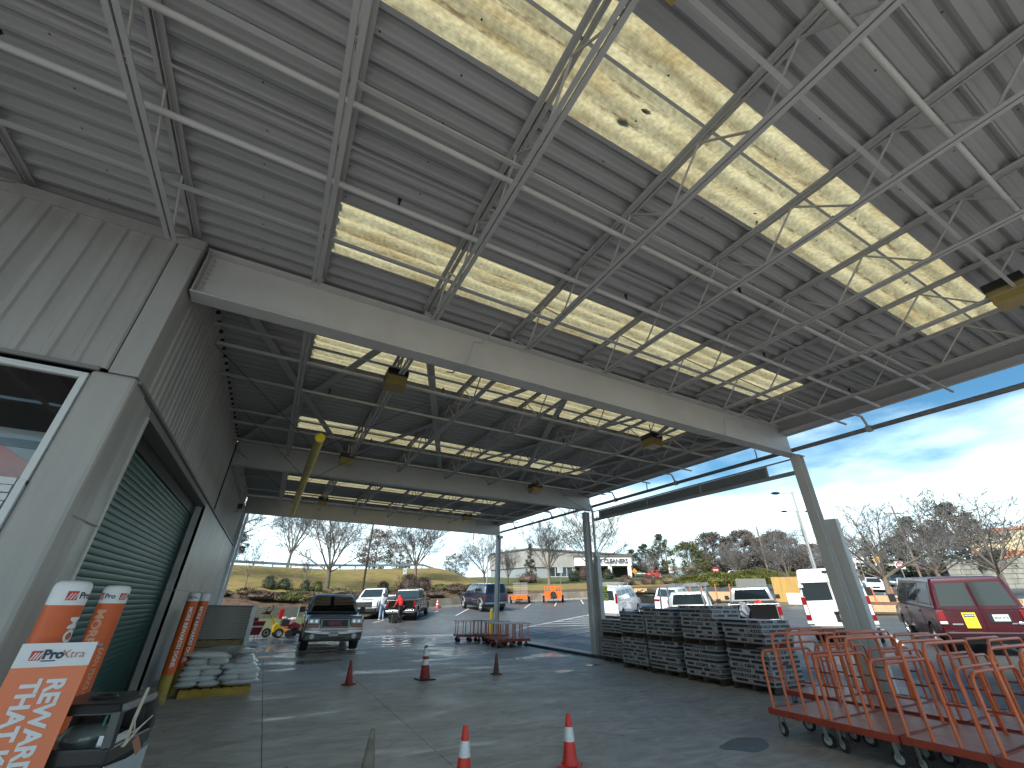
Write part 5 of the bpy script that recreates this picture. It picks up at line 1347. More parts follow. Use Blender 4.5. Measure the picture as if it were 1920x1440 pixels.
for i, (x, y, _) in enumerate(spots):
    o = pc if i == 0 else dup(pc, (x,y,0), 0); o.location = (x,y,0); o.rotation_euler = (0,0,radians((0,-.6,.8,-.4,.3)[i])); o['label'] = 'red hooped cart, '+labs[i]; o['group'] = GR
for i, (x, y) in enumerate([(9.33,5.26),(9.30,4.42),(9.34,3.6),(9.31,2.78),(9.33,1.95)]):
    o = dup(pc, (x,y,0), radians((.5,-.5,.3,.8,-.4)[i]), 'red hooped cart, back row, %s from the left beside the cartons' % ('first','second','third','fourth','fifth')[i])
# --- lumber carts in the middle
mc = thing('lumber_cart', 'cart', 'cart'); MB().box(-.8,.8,-.38,.38,.27,.31).build('deck', edge, mc, bevel=.006)
MB().box(-.8,.8,-.38,-.35,.22,.27).box(-.8,.8,.35,.38,.22,.27).build('frame', edge, mc)
pk = mat('worn_pink_top', (.55,.36,.32), .5, var=.2, vscale=4)
for y in (-.33,.33):
    for x in (-.72,-.36,0,.36,.72): MB().tube([(x,y,.3),(x,y,.84)], .018, 6).build('upright', cm_, mc, 40)
MB().box(-.82,.82,-.40,.40,.84,.865).build('top', pk, mc, bevel=.004)
wm = MB().lathe([(.001,-.02),(.085,-.022),(.09,0),(.085,.022),(.001,.02)], 16, axis='y').mesh('wheel', rubber, 40)
for x in (-.65,-.1,.65):
    for y in (-.28,.28): c = MB().box(x-.03,x+.03,y-.03,y+.03,.12,.24).build('caster', edge, mc); link('wheel', wm, c, (x,y,.09))
mc.location = (8.95,20.6,0); mc.rotation_euler = (0,0,radians(-12)); mc['label'] = 'rusty red lumber cart with flat top standing left of the yellow bollard'; mc['group'] = 'lumber carts by the yellow bollard'
dup(mc, (9.75,20.2,0), radians(-8), 'rusty red lumber cart nested right behind the left one near the bollard')
dup(mc, (9.45,17.75,0), radians(4), 'rusty red lumber cart closest to the camera, its casters on the kerb side')
dup(mc, (9.62,18.55,0), radians(2), 'rusty red lumber cart tucked behind the closest one')
# --- notice on the column
nt_ = thing('warning_notice', 'yellow warning notice with black striped ends fixed to the second column', 'sign', (11.05,13.55,1.98), radians(0))
YN = mat('notice_lime', (.62,.68,.04), .45)

def lx(par, txt, sz, z, m_): text(txt, sz, m_, par, (-.032,.02,z), (pi/2,0,-pi/2), .001, .003)
nb = MB().box(-.026,.19,-.2,-.194,-.24,.24).build('board', YN, nt_)
text('CUSTOMERS', .052, darkt, nt_, (.08,-.203,.03), (pi/2,0,0), .001, .003); text('MUST', .05, darkt, nt_, (.08,-.203,-.05), (pi/2,0,0), .001, .003); text('WAIT', .05, darkt, nt_, (.08,-.203,-.12), (pi/2,0,0), .001, .003)
MB().lathe([(.045,-.206),(.045,-.202)], 16, (.08,0,.15), 'y').build('pictogram', mat('notice_orange', (.6,.25,.05), .5), nt_)
for k in range(5):
    for z in (-.265,.245): MB().add([(-.02+.045*k,-.203,z),(.002+.045*k,-.203,z),(.018+.045*k,-.203,z+.025),(-.004+.045*k,-.203,z+.025)], [(0,1,2,3)]).build('stripe', darkt, nt_)
# --- trench digger and tiller
dg = thing('trencher', 'yellow walk behind trencher with black handlebars and digging chain', 'machine', (1.05,25.55,.02), radians(8))
yl2 = mat('machine_yellow', (.75,.50,.01), .35, coat=.4)
MB().prism([(-.35,.22),(.35,.22),(.42,.34),(.1,.36),(-.25,.62),(-.38,.5)], -.17, .17, 'y').build('chassis', yl2, dg, bevel=.02)
MB().bar((-.25,.1,.5),(-.75,.1,1.12),.05,.05).bar((-.25,-.1,.5),(-.75,-.1,1.12),.05,.05).build('handle_frame', yl2, dg)
MB().bar((-.7,-.16,1.08),(-.98,-.16,1.02),.09,.06).bar((-.98,-.16,1.02),(-.98,.16,1.02),.05,.05).bar((-.7,.16,1.08),(-.98,.16,1.02),.05,.05).cbox((-.75,0,1.05),(.2,.3,.14)).build('control_panel', black, dg, bevel=.015)
MB().tube([(-.85,-.2,1.1),(-.8,-.2,1.28),(-.7,-.2,1.3)], .02, 6).tube([(-.6,.12,1.05),(-.52,.12,1.3),(-.6,.12,1.36)], .025, 6).build('lever', black, dg, 40)
MB().cbox((.12,0,.62),(.36,.34,.3)).build('engine', mat('engine_dark', (.04,.045,.04), .4), dg, bevel=.03)
MB().cbox((.05,.0,.82),(.2,.24,.1)).cbox((.3,.0,.72),(.16,.2,.16)).build('air_filter', whitev, dg, bevel=.03)
MB().cbox((-.12,0,1.0),(.22,.05,.42)).build('boom_guard', mat('guard_red', (.5,.02,.02), .4), dg, bevel=.02)
MB().bar((.3,0,.25),(1.25,0,.16),.06,.14).build('chain_bar', mat('chain', (.07,.065,.06), .5, .5), dg)
m = MB()
for k in range(14): m.cbox((.4+.065*k,0,.30-.008*k),(.03,.12,.05))
m.build('digging_chain', mat('chain', (.07,.065,.06), .5, .5), dg)
tyr, rmm = wheel_meshes(.2,.14,whitev)
for x, y in ((-.1,-.28),(-.1,.28),(-.55,.3)):
    e = MB().lathe([(.001,-.02),(.05,-.02),(.05,.02),(.001,.02)], 10, axis='y').build('wheel', black, dg); e.location = (x,y,.2); e.rotation_euler = (0,0,pi if y < 0 else 0); link('tyre', tyr, e); link('rim', rmm, e)
e = MB().lathe([(.05,-.05),(.17,-.05),(.17,.05),(.05,.05)], 14, axis='y').build('drive_wheel', mat('engine_dark', (.04,.045,.04), .4), dg, 40); e.location = (.36,-.26,.17)
rt = thing('snow_blower', 'dark red walk behind machine standing behind the yellow trencher', 'machine', (1.55,26.3,.03), radians(20))
drm = mat('machine_red', (.22,.012,.02), .35, coat=.4)
MB().prism([(-.3,.15),(.3,.15),(.35,.5),(.0,.62),(-.3,.5)], -.26, .26, 'y').build('body', drm, rt, bevel=.03)
MB().cbox((.05,.1,.72),(.26,.2,.16)).cbox((-.2,-.1,.68),(.16,.2,.14)).build('fuel_tank', whitev, rt, bevel=.05)
MB().bar((-.3,.2,.5),(-.75,.2,1.0),.03,.03).bar((-.3,-.2,.5),(-.75,-.2,1.0),.03,.03).build('handle', black, rt)
e = MB().lathe([(.05,-.4),(.2,-.4),(.2,-.28),(.05,-.28)], 16, axis='y').build('wheel', rubber, rt, 40); e.location = (0,.02,.2)
wbx = thing('wheeled_tank', 'dark red wheeled machine with a white cap half hidden by the wrapped pallet', 'machine', (-.12,24.9,.0), radians(15))
MB().prism([(-.3,.2),(.25,.2),(.4,.75),(-.35,.75)], -.3, .3, 'y').build('body', drm, wbx, bevel=.04)
MB().cbox((-.05,0,.82),(.3,.3,.14)).build('engine_cover', mat('engine_dark', (.04,.045,.04), .4), wbx, bevel=.03)
MB().box(-.3,.34,-.31,-.302,.5,.56).build('stripe', whitev, wbx); MB().cbox((-.2,-.1,.72),(.2,.2,.1)).build('cap', whitev, wbx, bevel=.03)
MB().bar((.2,-.25,.2),(.2,-.25,0),.03,.03).bar((-.2,-.25,.2),(-.2,-.25,0),.03,.03).bar((.2,.25,.2),(.2,.25,0),.03,.03).bar((.0,-.25,.03),(.4,-.25,.0),.04,.02).build('stand', chrome, wbx)
# --- notice on the retaining wall
x_, y_ = 17.5, ywall(17.5)-.14
ns = thing('wall_notice', 'small dark notice with white lines fixed to the retaining wall', 'sign', (x_,y_,zt(x_,y_)+.36), radians(10))
MB().box(-.42,.42,-.02,0,-.24,.24).build('board', mat('notice_plum', (.06,.03,.06), .4), ns)
text('KEEP OUT', .15, whitev, ns, (0,-.024,.08), (pi/2,0,0), .001, .004); text('NO DUMPING', .11, whitev, ns, (0,-.024,-.1), (pi/2,0,0), .001, .004)
# --- plywood and lumber beyond the vans
pl = mat('plywood_orange', (.36,.21,.05), .6, var=.2, vscale=2, stretch=(4,4,.4)); plg = mat('plywood_grey', (.13,.13,.12), .7, var=.15, vscale=2)
def lean_board(label, x, y, w, h, mt, a, n):
    t = thing('board_stack', label, 'plywood', (x,y,zt(x,y)), a)
    for k in range(n): MB().box(-w/2,w/2,-.03,.01,0,h).build('plywood_sheet', mt, t, None, (random.uniform(-.03,.03),.05*k,0))
lean_board('upright stack of orange brown plywood sheets', 43.0, 25.4, 2.35, 2.1, pl, radians(-58), 4)
lean_board('upright grey concrete coloured board left of the plywood', 41.4, 27.9, 2.6, 1.9, plg, radians(-58), 3)
def lumber_pile(label, x, y, a, n, rows, L_=4.0, posts=True, z=None):
    t = thing('lumber_pile', label, 'lumber', (x,y,zt(x,y) if z is None else z), a)
    me = MB().box(-L_/2,L_/2,-.07,.07,0,.085).mesh('plank', pine)
    for j in range(rows):
        for i in range(n): link('plank', me, t, (random.uniform(-.12,.12),(i-(n-1)/2)*.15,.12+.092*j))
    if posts:
        for s in (-1.2,0,1.2): MB().bar((s,-n*.075-.06,0),(s,-n*.075-.06,.3+rows*.1+.4),.07,.07).build('post', orange, t)
    MB().box(-L_/2+.3,L_/2-.3,-n*.07,n*.07,0,.1).build('bearer', dirty, t)
lumber_pile('stack of timber held by orange posts left of the grey board', 37.5, 29.0, radians(-50), 6, 8, 4.2)
lumber_pile('second stack of timber held by orange posts', 34.8, 31.2, radians(-50), 6, 7, 4.0)
lumber_pile('long pale timber lying on the black trailer', 28.6, 28.8, radians(32), 7, 3, 5.0, False, zt(28.6,28.8)+1.0)
lumber_pile('stack of long timber beyond the tall white van', 43.5, 17.6, radians(-64), 5, 5, 4.2)
lumber_pile('low bundle of pale timber between the white and maroon vans', 33.0, 13.6, radians(-62), 6, 4, 4.6, False)
lumber_pile('timber bundle behind the maroon van at the right edge', 34.0, 6.2, radians(-70), 6, 7, 4.5, False)
tgp = thing('small_display_board', 'white board leaning below the plywood with a drawing on it', 'board', (39.8,23.2,zt(39.8,23.2)), radians(-50))
MB().box(-.5,.5,-.04,0,.1,.95).build('board', whitev, tgp); MB().box(-.03,.03,.0,.03,0,.9).build('leg', mat('lumber',(0,0,0)), tgp)
ps = thing('price_sign', 'white sign board with black letters cut by the right edge', 'sign', (29.3,4.9,zt(29.3,4.9)), radians(-72))
MB().box(-.6,.6,-.04,0,.75,1.55).build('board', whitev, ps); text('PRO', .32, darkt, ps, (.0,-.05,1.3), (pi/2,0,0), .001, .01); text('PARKING', .18, darkt, ps, (.0,-.05,.98), (pi/2,0,0), .001, .004)
MB().box(-.5,-.44,-.03,0,0,.8).build('leg', whitev, ps); MB().box(.44,.5,-.03,0,0,.8).build('leg', whitev, ps)
for k in range(7): MB().box(-.58+.17*k,-.50+.17*k,-.04,0,1.55,1.64).build('tab', whitev, ps)

# ================================================================ people
skin = mat('skin', (.42,.25,.18), .5); denim = mat('denim', (.16,.24,.34), .8, var=.15, vscale=12); redc = mat('red_hoodie', (.55,.012,.018), .8, var=.08, vscale=9)
whc = mat('grey_white_shirt', (.42,.45,.48), .8, var=.15, vscale=14); blkc = mat('black_trousers', (.015,.015,.017), .8)
def skinned(name, verts, edges, radii, mt, par, sub=1):
    me = bpy.data.meshes.new(name); me.from_pydata(verts, edges, []); me.materials.append(mt)
    o = link(name, me, par); s = o.modifiers.new('skin', 'SKIN'); s.use_smooth_shade = True
    for i, r in enumerate(radii): me.skin_vertices[0].data[i].radius = (r, r) if not isinstance(r, tuple) else r
    me.skin_vertices[0].data[0].use_root = True
    b_ = o.modifiers.new('sub', 'SUBSURF'); b_.levels = sub; b_.render_levels = sub
    return o
def person(label, x, y, rz, bend, tops, bottoms, hood=False, arms=None, stance=.11):
    t = thing('person', label, 'person', (x,y,zt(x,y)), rz)
    # facing +x; spine leans forward by bend
    hip = Vector((0,0,.93)); def_ = lambda d, a: Vector((sin(a)*d, 0, cos(a)*d))
    waist = hip+def_(.16,bend*.6); chest = hip+def_(.38,bend); neck = hip+def_(.53,bend*1.05); head = neck+def_(.10,bend*1.3); crown = neck+def_(.22,bend*1.35)
    V = [hip, waist, chest, neck, head, crown]; E_ = [(0,1),(1,2),(2,3),(3,4),(4,5)]; Rr = [(.15,.11),(.13,.10),(.16,.11),.055,.085,.07]
    arms = arms or ((.12,-.28),(.22,-.5))
    hands = []
    for s in (1,-1):
        sh = chest+Vector((.0,s*.19,.06)); el = sh+Vector((arms[0][0],s*.05,arms[0][1])); wr = el+Vector((arms[1][0]-arms[0][0],-s*.03,arms[1][1]-arms[0][1])); hd = wr+(wr-el).normalized()*.08
        b0 = len(V); V += [sh, el, wr, hd]; E_ += [(2,b0),(b0,b0+1),(b0+1,b0+2),(b0+2,b0+3)]; Rr += [.06,.045,.032,.035]; hands.append((wr, hd, s))
    for s in (1,-1):
        a = hip+Vector((0,s*.09,-.04)); k = Vector((.05,s*stance,.50)); an = Vector((-.02,s*(stance+.02),.09)); to = Vector((.14,s*(stance+.03),.04))
        b0 = len(V); V += [a, k, an, to]; E_ += [(0,b0),(b0,b0+1),(b0+1,b0+2),(b0+2,b0+3)]; Rr += [.09,.065,.045,.04]
    skinned('body', V, E_, Rr, skin, t)
    # fingers
    for wr, hd, s in hands:
        d = (hd-wr).normalized(); m = MB(); side = Vector((0,1,0))
        for i, ln in enumerate((.07,.08,.075,.06)):
            p = hd+side*(i-1.5)*.018; m.tube([p, p+d*ln*.55, p+d*ln+Vector((.012,0,0))], [.009,.008,.006], 6)
        m.tube([wr+d*.02-side*s*.03, wr+d*.06-side*s*.055], [.011,.008], 6); m.build('hand', skin, t, 50)
    # clothes grow over the body
    i = [0,1,2]; tv = [hip+Vector((0,0,-.06)), waist, chest, neck-def_(.03,bend)]; te = [(0,1),(1,2),(2,3)]; tr = [(.185,.15),(.175,.145),(.2,.155),.09]
    for s in (1,-1):
        sh = V[6 if s > 0 else 10]; el = V[7 if s > 0 else 11]; wr = V[8 if s > 0 else 12]; b0 = len(tv); tv += [sh, el, wr]; te += [(2,b0),(b0,b0+1),(b0+1,b0+2)]; tr += [.085,.068,.05]
    if hood: b0 = len(tv); tv += [head+Vector((-.02,0,.0)), crown+Vector((-.01,0,.01))]; te += [(3,b0),(b0,b0+1)]; tr += [.115,.095]
    skinned('jacket', tv, te, tr, tops, t)
    lv = [hip]; le = []; lr = [(.165,.13)]
    for s in (0,1):
        a, k, an = V[14+4*s], V[15+4*s], V[16+4*s]; b0 = len(lv); lv += [a, k, an]; le += [(0,b0),(b0,b0+1),(b0+1,b0+2)]; lr += [.108,.085,.068]
    skinned('trousers', lv, le, lr, bottoms, t)
    for s in (1,-1): MB().ell((.06,s*(stance+.025),.05),(.15,.052,.055), 10, 6).build('shoe', black if bottoms is blkc else grey_w, t, 60)
    f = MB(); c = head+Vector((.075,0,.03)); f.ell((c.x+.02,0,c.z-.015),(.02,.014,.024), 8, 5); fo = f.build('nose', skin, t, 60)
    for s in (1,-1): MB().ell((c.x+.005,s*.03,c.z+.015),(.01,.012,.008), 8, 5).build('eye', darkt, t, 60); MB().ell((head.x,s*.088,head.z+.02),(.02,.012,.032), 8, 5).build('ear', skin, t, 60)
    MB().ell((c.x+.004,0,c.z-.052),(.01,.024,.006), 8, 5).build('mouth', redt, t, 60)
    if not hood: MB().ell((head.x-.012,0,head.z+.055),(.10,.092,.085), 12, 8).build('hair', darkt, t, 60)
    return t
person('person in red hooded top bending forward at the tailgate of the black pickup', 8.4, 31.6, radians(120), .42, redc, blkc, True, ((.12,-.28),(.30,-.42)))
person('person in blue jeans and pale shirt standing with back to us beside the white pickup', 7.55, 33.4, radians(100), .12, whc, denim)
# hand truck by the red figure
ht = thing('hand_cart', 'black low hand cart with small wheels at the feet of the person in red', 'cart', (7.95,31.3,zt(7.95,31.3)), radians(10))
MB().cbox((0,0,.28),(.4,.34,.34)).build('box', black, ht, bevel=.03); MB().bar((-.22,-.18,.5),(-.26,-.18,.9),.03,.03).bar((-.22,.18,.5),(-.26,.18,.9),.03,.03).bar((-.26,-.18,.9),(-.26,.18,.9),.03,.03).build('handle', black, ht)
for x in (-.2,.2):
    for y in (-.22,.22): MB().lathe([(.001,-.02),(.08,-.02),(.08,.02),(.001,.02)], 12, (x,y,.08), 'y').build('wheel', rubber, ht)
# ================================================================ trees and distance
bark = mat('bark', (.15,.125,.10), .9, var=.25, vscale=6, bump=.4); twigm = mat('twig_grey', (.12,.112,.108), .9)
def gz(x, y): return bank(x, y) if y > ywall(x)+.1 else zt(x, y)
def bare_meshes(seed, H=8., wide=.75, trunk=1.6, r0=.14, limbs=7, up=.25, dens=1.0, lean=0.):
    R = random.Random(seed); br = MB(); tw = MB()
    def limb(p, d, ln, r, lv):
        n = (6, 5, 3, 2)[lv]; pts = [Vector(p)]; rs = [r]; ds = []
        w = R.uniform(-.1,.1)
        for i in range(n):
            d = (d+Vector((R.gauss(0,.07),R.gauss(0,.07),R.gauss(0,.05)+up*.10))).normalized(); ds.append(d)
            pts.append(pts[-1]+d*ln/n); rs.append(max(.008, lerp(r, r*.16, (i+1)/n)))
        (br if lv == 0 else tw).tube(pts, rs, (6,4,3,3)[lv], False)
        if lv == 3: return
        k = int((9, 8, 6)[lv]*dens*R.uniform(.8,1.2)); a = R.uniform(0, 6.28)
        for i in range(k):
            t = lerp(.22 if lv == 0 else .15, .97, (i+R.random())/k); j = min(n-1, int(t*n)); q = pts[j].lerp(pts[j+1], t*n-j); dd = ds[j]
            a += 2.4+R.uniform(-.5,.5); e1 = dd.orthogonal().normalized(); e2 = dd.cross(e1); s_ = R.uniform(.45,.85)
            nd = (dd*cos(s_)+(e1*cos(a)+e2*sin(a))*sin(s_)+Vector((0,0,up*.5))).normalized()
            limb(q, nd, ln*(1.0-t*.62)*R.uniform(.42,.62), max(.0105, lerp(r, r*.3, t)*.55), lv+1)
    tp = Vector((R.uniform(-.1,.1)+lean,R.uniform(-.1,.1),trunk))
    tr = MB().tube([(0,0,-.4),(0,0,0),tuple(tp*.5),tuple(tp)], [r0*1.5,r0*1.15,r0,r0*.9], 9, False)
    for i in range(limbs):
        a = 2*pi*i*.618+R.uniform(-.3,.3); s_ = wide*sqrt((i+.15)/limbs)*R.uniform(.85,1.1)
        limb(tp*lerp(1.0,.82,i/limbs), Vector((cos(a)*sin(s_),sin(a)*sin(s_),cos(s_))), (H-trunk)*R.uniform(.8,1.0)*lerp(1,.86,i/limbs), r0*R.uniform(.42,.58), 0)
    return tr.mesh('trunk', bark, 50), br.mesh('limbs', bark, 50), tw.mesh('crown', twigm)
BT = [bare_meshes(3, 8, .62, 1.7, .12, 9, .34, 1.15), bare_meshes(8, 8, .85, 1.6, .13, 9, .22, 1.15), bare_meshes(21, 7.5, 1.12, 1.7, .13, 9, .10, 1.1), bare_meshes(33, 4, .9, .9, .05, 6, .2, .8)]
def bare(label, x, y, H, kind=0, wid=1., rz=None, z=None, lean=(0,0)):
    t = thing('bare_tree', label, 'tree', (x,y,gz(x,y) if z is None else z), random.uniform(0,6.28) if rz is None else rz)
    tr, li, cr_ = BT[kind]; a = link('trunk', tr, t); link('limbs', li, a); link('crown', cr_, t)
    b0 = [v.co.z for v in cr_.vertices]; s = H/max(b0); t.scale = (s*wid,s*wid,s); t.rotation_euler[0], t.rotation_euler[1] = lean; return t
bare('large bare tree with wide crown on the mulch bed above the silver pickup', 4.83, 44.5, 8.2, 1, 1.4)
bare('tall thin bare tree on the hilltop, left of the large spreading tree', 1.6, 62, 10.5, 0, 1.1)
bare('bare tree with round crown behind the black pickup', 14.9, 51.5, 8.2, 0, 1.6)
bare('bare tree partly behind the far corner column', 27.2, 59, 7.8, 1, 1.25)
bare('small bare tree right of the far corner column', 31.6, 60, 5.6, 0, .9)
bare('bare tree in front of the white and grey building', 37.6, 58, 10.6, 0, 1.35)
bare('big bare tree behind the second column', 45.6, 58, 12.8, 1, 1.2)
bare('small bare sapling on the grass bank at the far left', -1.6, 42.5, 3.6, 3, .9)
bare('small bare sapling on the grass bank left of the large tree', 2.9, 43.2, 3.1, 3, .9)
bare('wide bare tree cut by the store wall at the left', -5.5, 47, 10.5, 2, 1.1)
bare('small bare tree on the lawn right of the lettered portico', 57.5, 56.5, 4.6, 1, 1.1)
bare('tall bare tree rising above the dark evergreens', 62, 43.5, 6.0, 0, 1.2)
bare('spreading bare tree beside the junipers', 52.0, 30.4, 7.6, 1, 1.05)
bare('large bare tree leaning right beside the tall white van', 46.3, 19.0, 8.4, 2, 1.35)
bare('tall bare tree on the island behind the maroon van', 56.0, 18.4, 9.4, 2, 1.25)
bare('bare tree in front of the tan and orange building', 53.0, 13.6, 8.9, 2, 1.25)
bare('bare tree over the road behind the white van', 74, 36, 7, 1, 1.2)
# clumped crowns
def clump_meshes(seed, H, W_, n, leaf, shape, m, trunkm=bark, sub=26):
    R = random.Random(seed); mb = MB(); cs = []
    for i in range(n):
        u = R.random(); z = H*(.12+.86*u)
        rad = W_*(shape(u))*sqrt(R.uniform(.15,1)); a = R.uniform(0,2*pi); c = Vector((rad*cos(a),rad*sin(a),z)); cs.append(c)
    for c in cs:
        s = R.uniform(.5,1.2)
        for k in range(sub):
            p = c+Vector((R.gauss(0,.30),R.gauss(0,.30),R.gauss(0,.2)))*s*W_*.36; l = leaf*R.uniform(.6,1.5)
            d = Vector((R.uniform(-1,1),R.uniform(-1,1),R.uniform(-.4,.8))).normalized(); e = d.orthogonal().normalized(); e = (e*cos(k)+d.cross(e)*sin(k))
            mb.add([p-e*l*.5, p+d*l, p+e*l*.5], [(0,1,2)])
    cr_ = mb.mesh('crown', m)
    tr = MB().tube([(0,0,-.3),(0,0,H*.25),(0,0,H*.9)], [H*.025,H*.02,H*.004], 7, False)
    for c in cs[::4]: tr.tube([(0,0,c.z*.7),tuple(c)], [H*.006,H*.003], 4, False)
    return tr.mesh('trunk', trunkm), cr_
def leafm_(name, c1_, c2_):
    m = mat(name, c1_, .8); nt = m.node_tree; N = nt.nodes; L = nt.links; g = N.new('ShaderNodeTexCoord'); n = N.new('ShaderNodeTexNoise'); n.inputs['Scale'].default_value = 1.1; n.inputs['Detail'].default_value = 5; L.new(g.outputs['Object'], n.inputs['Vector'])
    cr = N.new('ShaderNodeValToRGB'); cr.color_ramp.elements[0].position = .35; cr.color_ramp.elements[0].color = (*c1_,1); cr.color_ramp.elements[1].position = .65; cr.color_ramp.elements[1].color = (*c2_,1)
    L.new(n.outputs[0], cr.inputs[0]); L.new(cr.outputs[0], N['Principled BSDF'].inputs['Base Color']); return m
dkg = leafm_('evergreen', (.022,.035,.02), (.06,.07,.035)); brn = leafm_('brown_oak', (.08,.055,.04), (.17,.12,.085)); olv = leafm_('olive', (.045,.055,.014), (.10,.105,.03)); jun = leafm_('juniper', (.04,.055,.010), (.13,.125,.02)); gry = leafm_('grey_twigs', (.07,.058,.05), (.13,.11,.095))
rnd_ = lambda u: sin(pi*clamp(u*.92+.06))**.6; con = lambda u: (1-u)*.95+.05; egg = lambda u: (sin(pi*u**.75))**.7*.95+.05
CL = {'pine': clump_meshes(1,10,3.6,150,.20,egg,dkg,sub=60), 'cone': clump_meshes(2,6,1.3,90,.13,con,dkg,sub=30), 'oak': clump_meshes(3,7,3.4,150,.15,rnd_,brn,sub=48), 'olive': clump_meshes(4,7,4.2,170,.16,egg,olv,sub=60), 'grey': clump_meshes(5,9,4.6,220,.19,rnd_,gry,sub=90)}
def clump(label, kind, x, y, H, wid=1., z=None, nm='evergreen_tree'):
    t = thing(nm, label, 'tree', (x,y,gz(x,y) if z is None else z), random.uniform(0,6.28)); tr, cr_ = CL[kind]
    link('trunk', tr, t); link('crown', cr_, t); h0 = {'pine':10,'cone':6,'oak':7,'olive':7,'grey':9}[kind]; s = H/h0; t.scale = (s*wid,s*wid,s); return t
clump('russet leafed round tree on the hilltop behind the dark lamp pole', 'oak', 14.5, 74, 7.0, 1.0, nm='leafy_tree')
clump('second russet tree on the hilltop, right of the first', 'oak', 19.5, 78, 5.2, 1.0, nm='leafy_tree')
clump('dark thin evergreen on the hilltop left edge beside the store wall', 'grey', -5.5, 60, 5.2, .9)
clump('low brown shrubby tree on the hilltop right of the bank', 'oak', 30, 78, 5., 1.1, nm='leafy_tree')
clump('narrow dark conifer in front of the white and grey building', 'cone', 39.6, 67, 6.2, 1.0)
clump('olive green broad tree beside the road sign', 'olive', 55.5, 46.8, 5.6, 1.0)
clump('tall dark pine left of the olive tree', 'pine', 60, 56, 7.5, .8)
clump('dark evergreen behind the small bare tree', 'pine', 70, 70, 6.5, 1.1)
clump('dark evergreen further left behind the utility pole', 'pine', 72, 76, 5.6, 1.2)
clump('grey brown tree behind the olive tree', 'grey', 66, 50, 7.4, 1.0, nm='leafy_tree')
clump('grey brown dome shaped tree left of the spreading bare tree', 'grey', 70, 47, 7.6, 1.0, nm='leafy_tree')
clump('brown rounded tree right of centre above the grey pickup', 'grey', 73, 43, 7.2, 1.1, nm='leafy_tree')
clump('grey brown low tree between the dome shaped trees and the lamp posts', 'grey', 84, 44, 5.4, 1.3, nm='leafy_tree')
clump('large dark pine right of the tall white van', 'pine', 76, 26.0, 8.8, 1.05)
clump('second large dark pine above the maroon van', 'pine', 76, 21.5, 10, 1.1)
clump('dark pine left of the twin pines, lower', 'pine', 82, 30.5, 6.5, 1.3)
clump('low dark pine behind the do not enter sign', 'pine', 84, 35, 5.5, 1.4)
# distant woods
R = random.Random(9); wd = MB()
for i in range(5200):
    a = R.uniform(.70, 1.42); d = R.uniform(165, 235); x, y = d*sin(a), d*cos(a)
    h = (6.0+2.2*sin(a*23)+1.6*sin(a*57+1)+R.uniform(-1,1.5))
    for k in range(7):
        p = Vector((x+R.gauss(0,1.5), y+R.gauss(0,1.5), 5.0+h*R.random()**.7)); l = R.uniform(.5,1.3); e = Vector((R.uniform(-1,1),R.uniform(-1,1),R.uniform(-.3,.3))).normalized()
        wd.add([p-e*l*.4, p+Vector((0,0,l*.8)), p+e*l*.4], [(0,1,2)])
stuff(wd.build('distant_woods', leafm_('far_woods', (.10,.08,.065), (.19,.16,.13))), 'grey brown leafless woods along the horizon', 'woods')
# junipers and bushes
def bush(label, x, y, w, h, m, seed, nm='bush', d=None, n=900, leaf=.11, z=None):
    R = random.Random(seed); mb = MB(); d = d or w
    for i in range(n):
        a = R.uniform(0,2*pi); t = R.random(); u = sqrt(R.uniform(.25,1)); lob = 1+.22*sin(3*a+seed)+.12*sin(7*a)
        p = Vector((w/2*u*cos(a)*cos(t*1.4)*lob, d/2*u*sin(a)*cos(t*1.4)*lob, h*u*sin(t*1.5)))
        dd = (p.normalized()+Vector((R.uniform(-.7,.7),R.uniform(-.7,.7),R.uniform(-.2,.7)))).normalized(); e = dd.orthogonal().normalized(); e = e*cos(i)+dd.cross(e)*sin(i); l = leaf*R.uniform(.6,1.5)
        mb.add([p-e*l*.35, p+dd*l, p+e*l*.35], [(0,1,2)])
    mb.ell((0,0,h*.3),(w*.36,d*.36,h*.45), 10, 6, .1, R)
    o = mb.build(nm, m, None, None, (x, y, gz(x,y) if z is None else z)); return tag(o, label, 'bush')
bush('round clipped dark bush, leftmost on the mulch bed', .1, 42.6, 1.3, .95, dkg, 1, n=1400, leaf=.07)
bush('round clipped dark bush, second from the left', 1.25, 42.9, 1.3, .8, dkg, 2, n=1400, leaf=.07)
bush('clipped dark bush nearer the sapling, third of four', 2.9, 42.9, .95, .85, dkg, 3, n=1100, leaf=.07)
bush('dull green clipped bush, fourth of four on the bank', 3.9, 43.2, 1.1, .8, olv, 4, n=1100, leaf=.07)
tanm = leafm_('dry_grass', (.09,.075,.035), (.17,.135,.07)); dbm = leafm_('dead_bush', (.055,.036,.028), (.11,.075,.055))
for i, (x, dx) in enumerate([(1.4,0),(3.0,.3),(-.3,.5),(6.2,.4),(8.5,.2)]):
    bush('low spreading shrub on the mulch bed, number %s from the left' % ('two','three','one','four','five')[i], x, ywall(x)+2.0+dx, 2.6, .55, (olv,tanm,dbm,dbm,tanm)[i], 20+i, n=1500, leaf=.1)
R = random.Random(77)
for i in range(16):
    x = -3+i*1.75; bush('low ground cover clump %s along the mulch bed, counted from the left' % ('1st 2nd 3rd 4th 5th 6th 7th 8th 9th 10th 11th 12th 13th 14th 15th 16th'.split()[i]), x, ywall(x)+R.uniform(.8,4.6), R.uniform(1.6,3), R.uniform(.3,.6), (dbm,tanm,dbm,olv)[i%4], 200+i, n=800, leaf=.11)
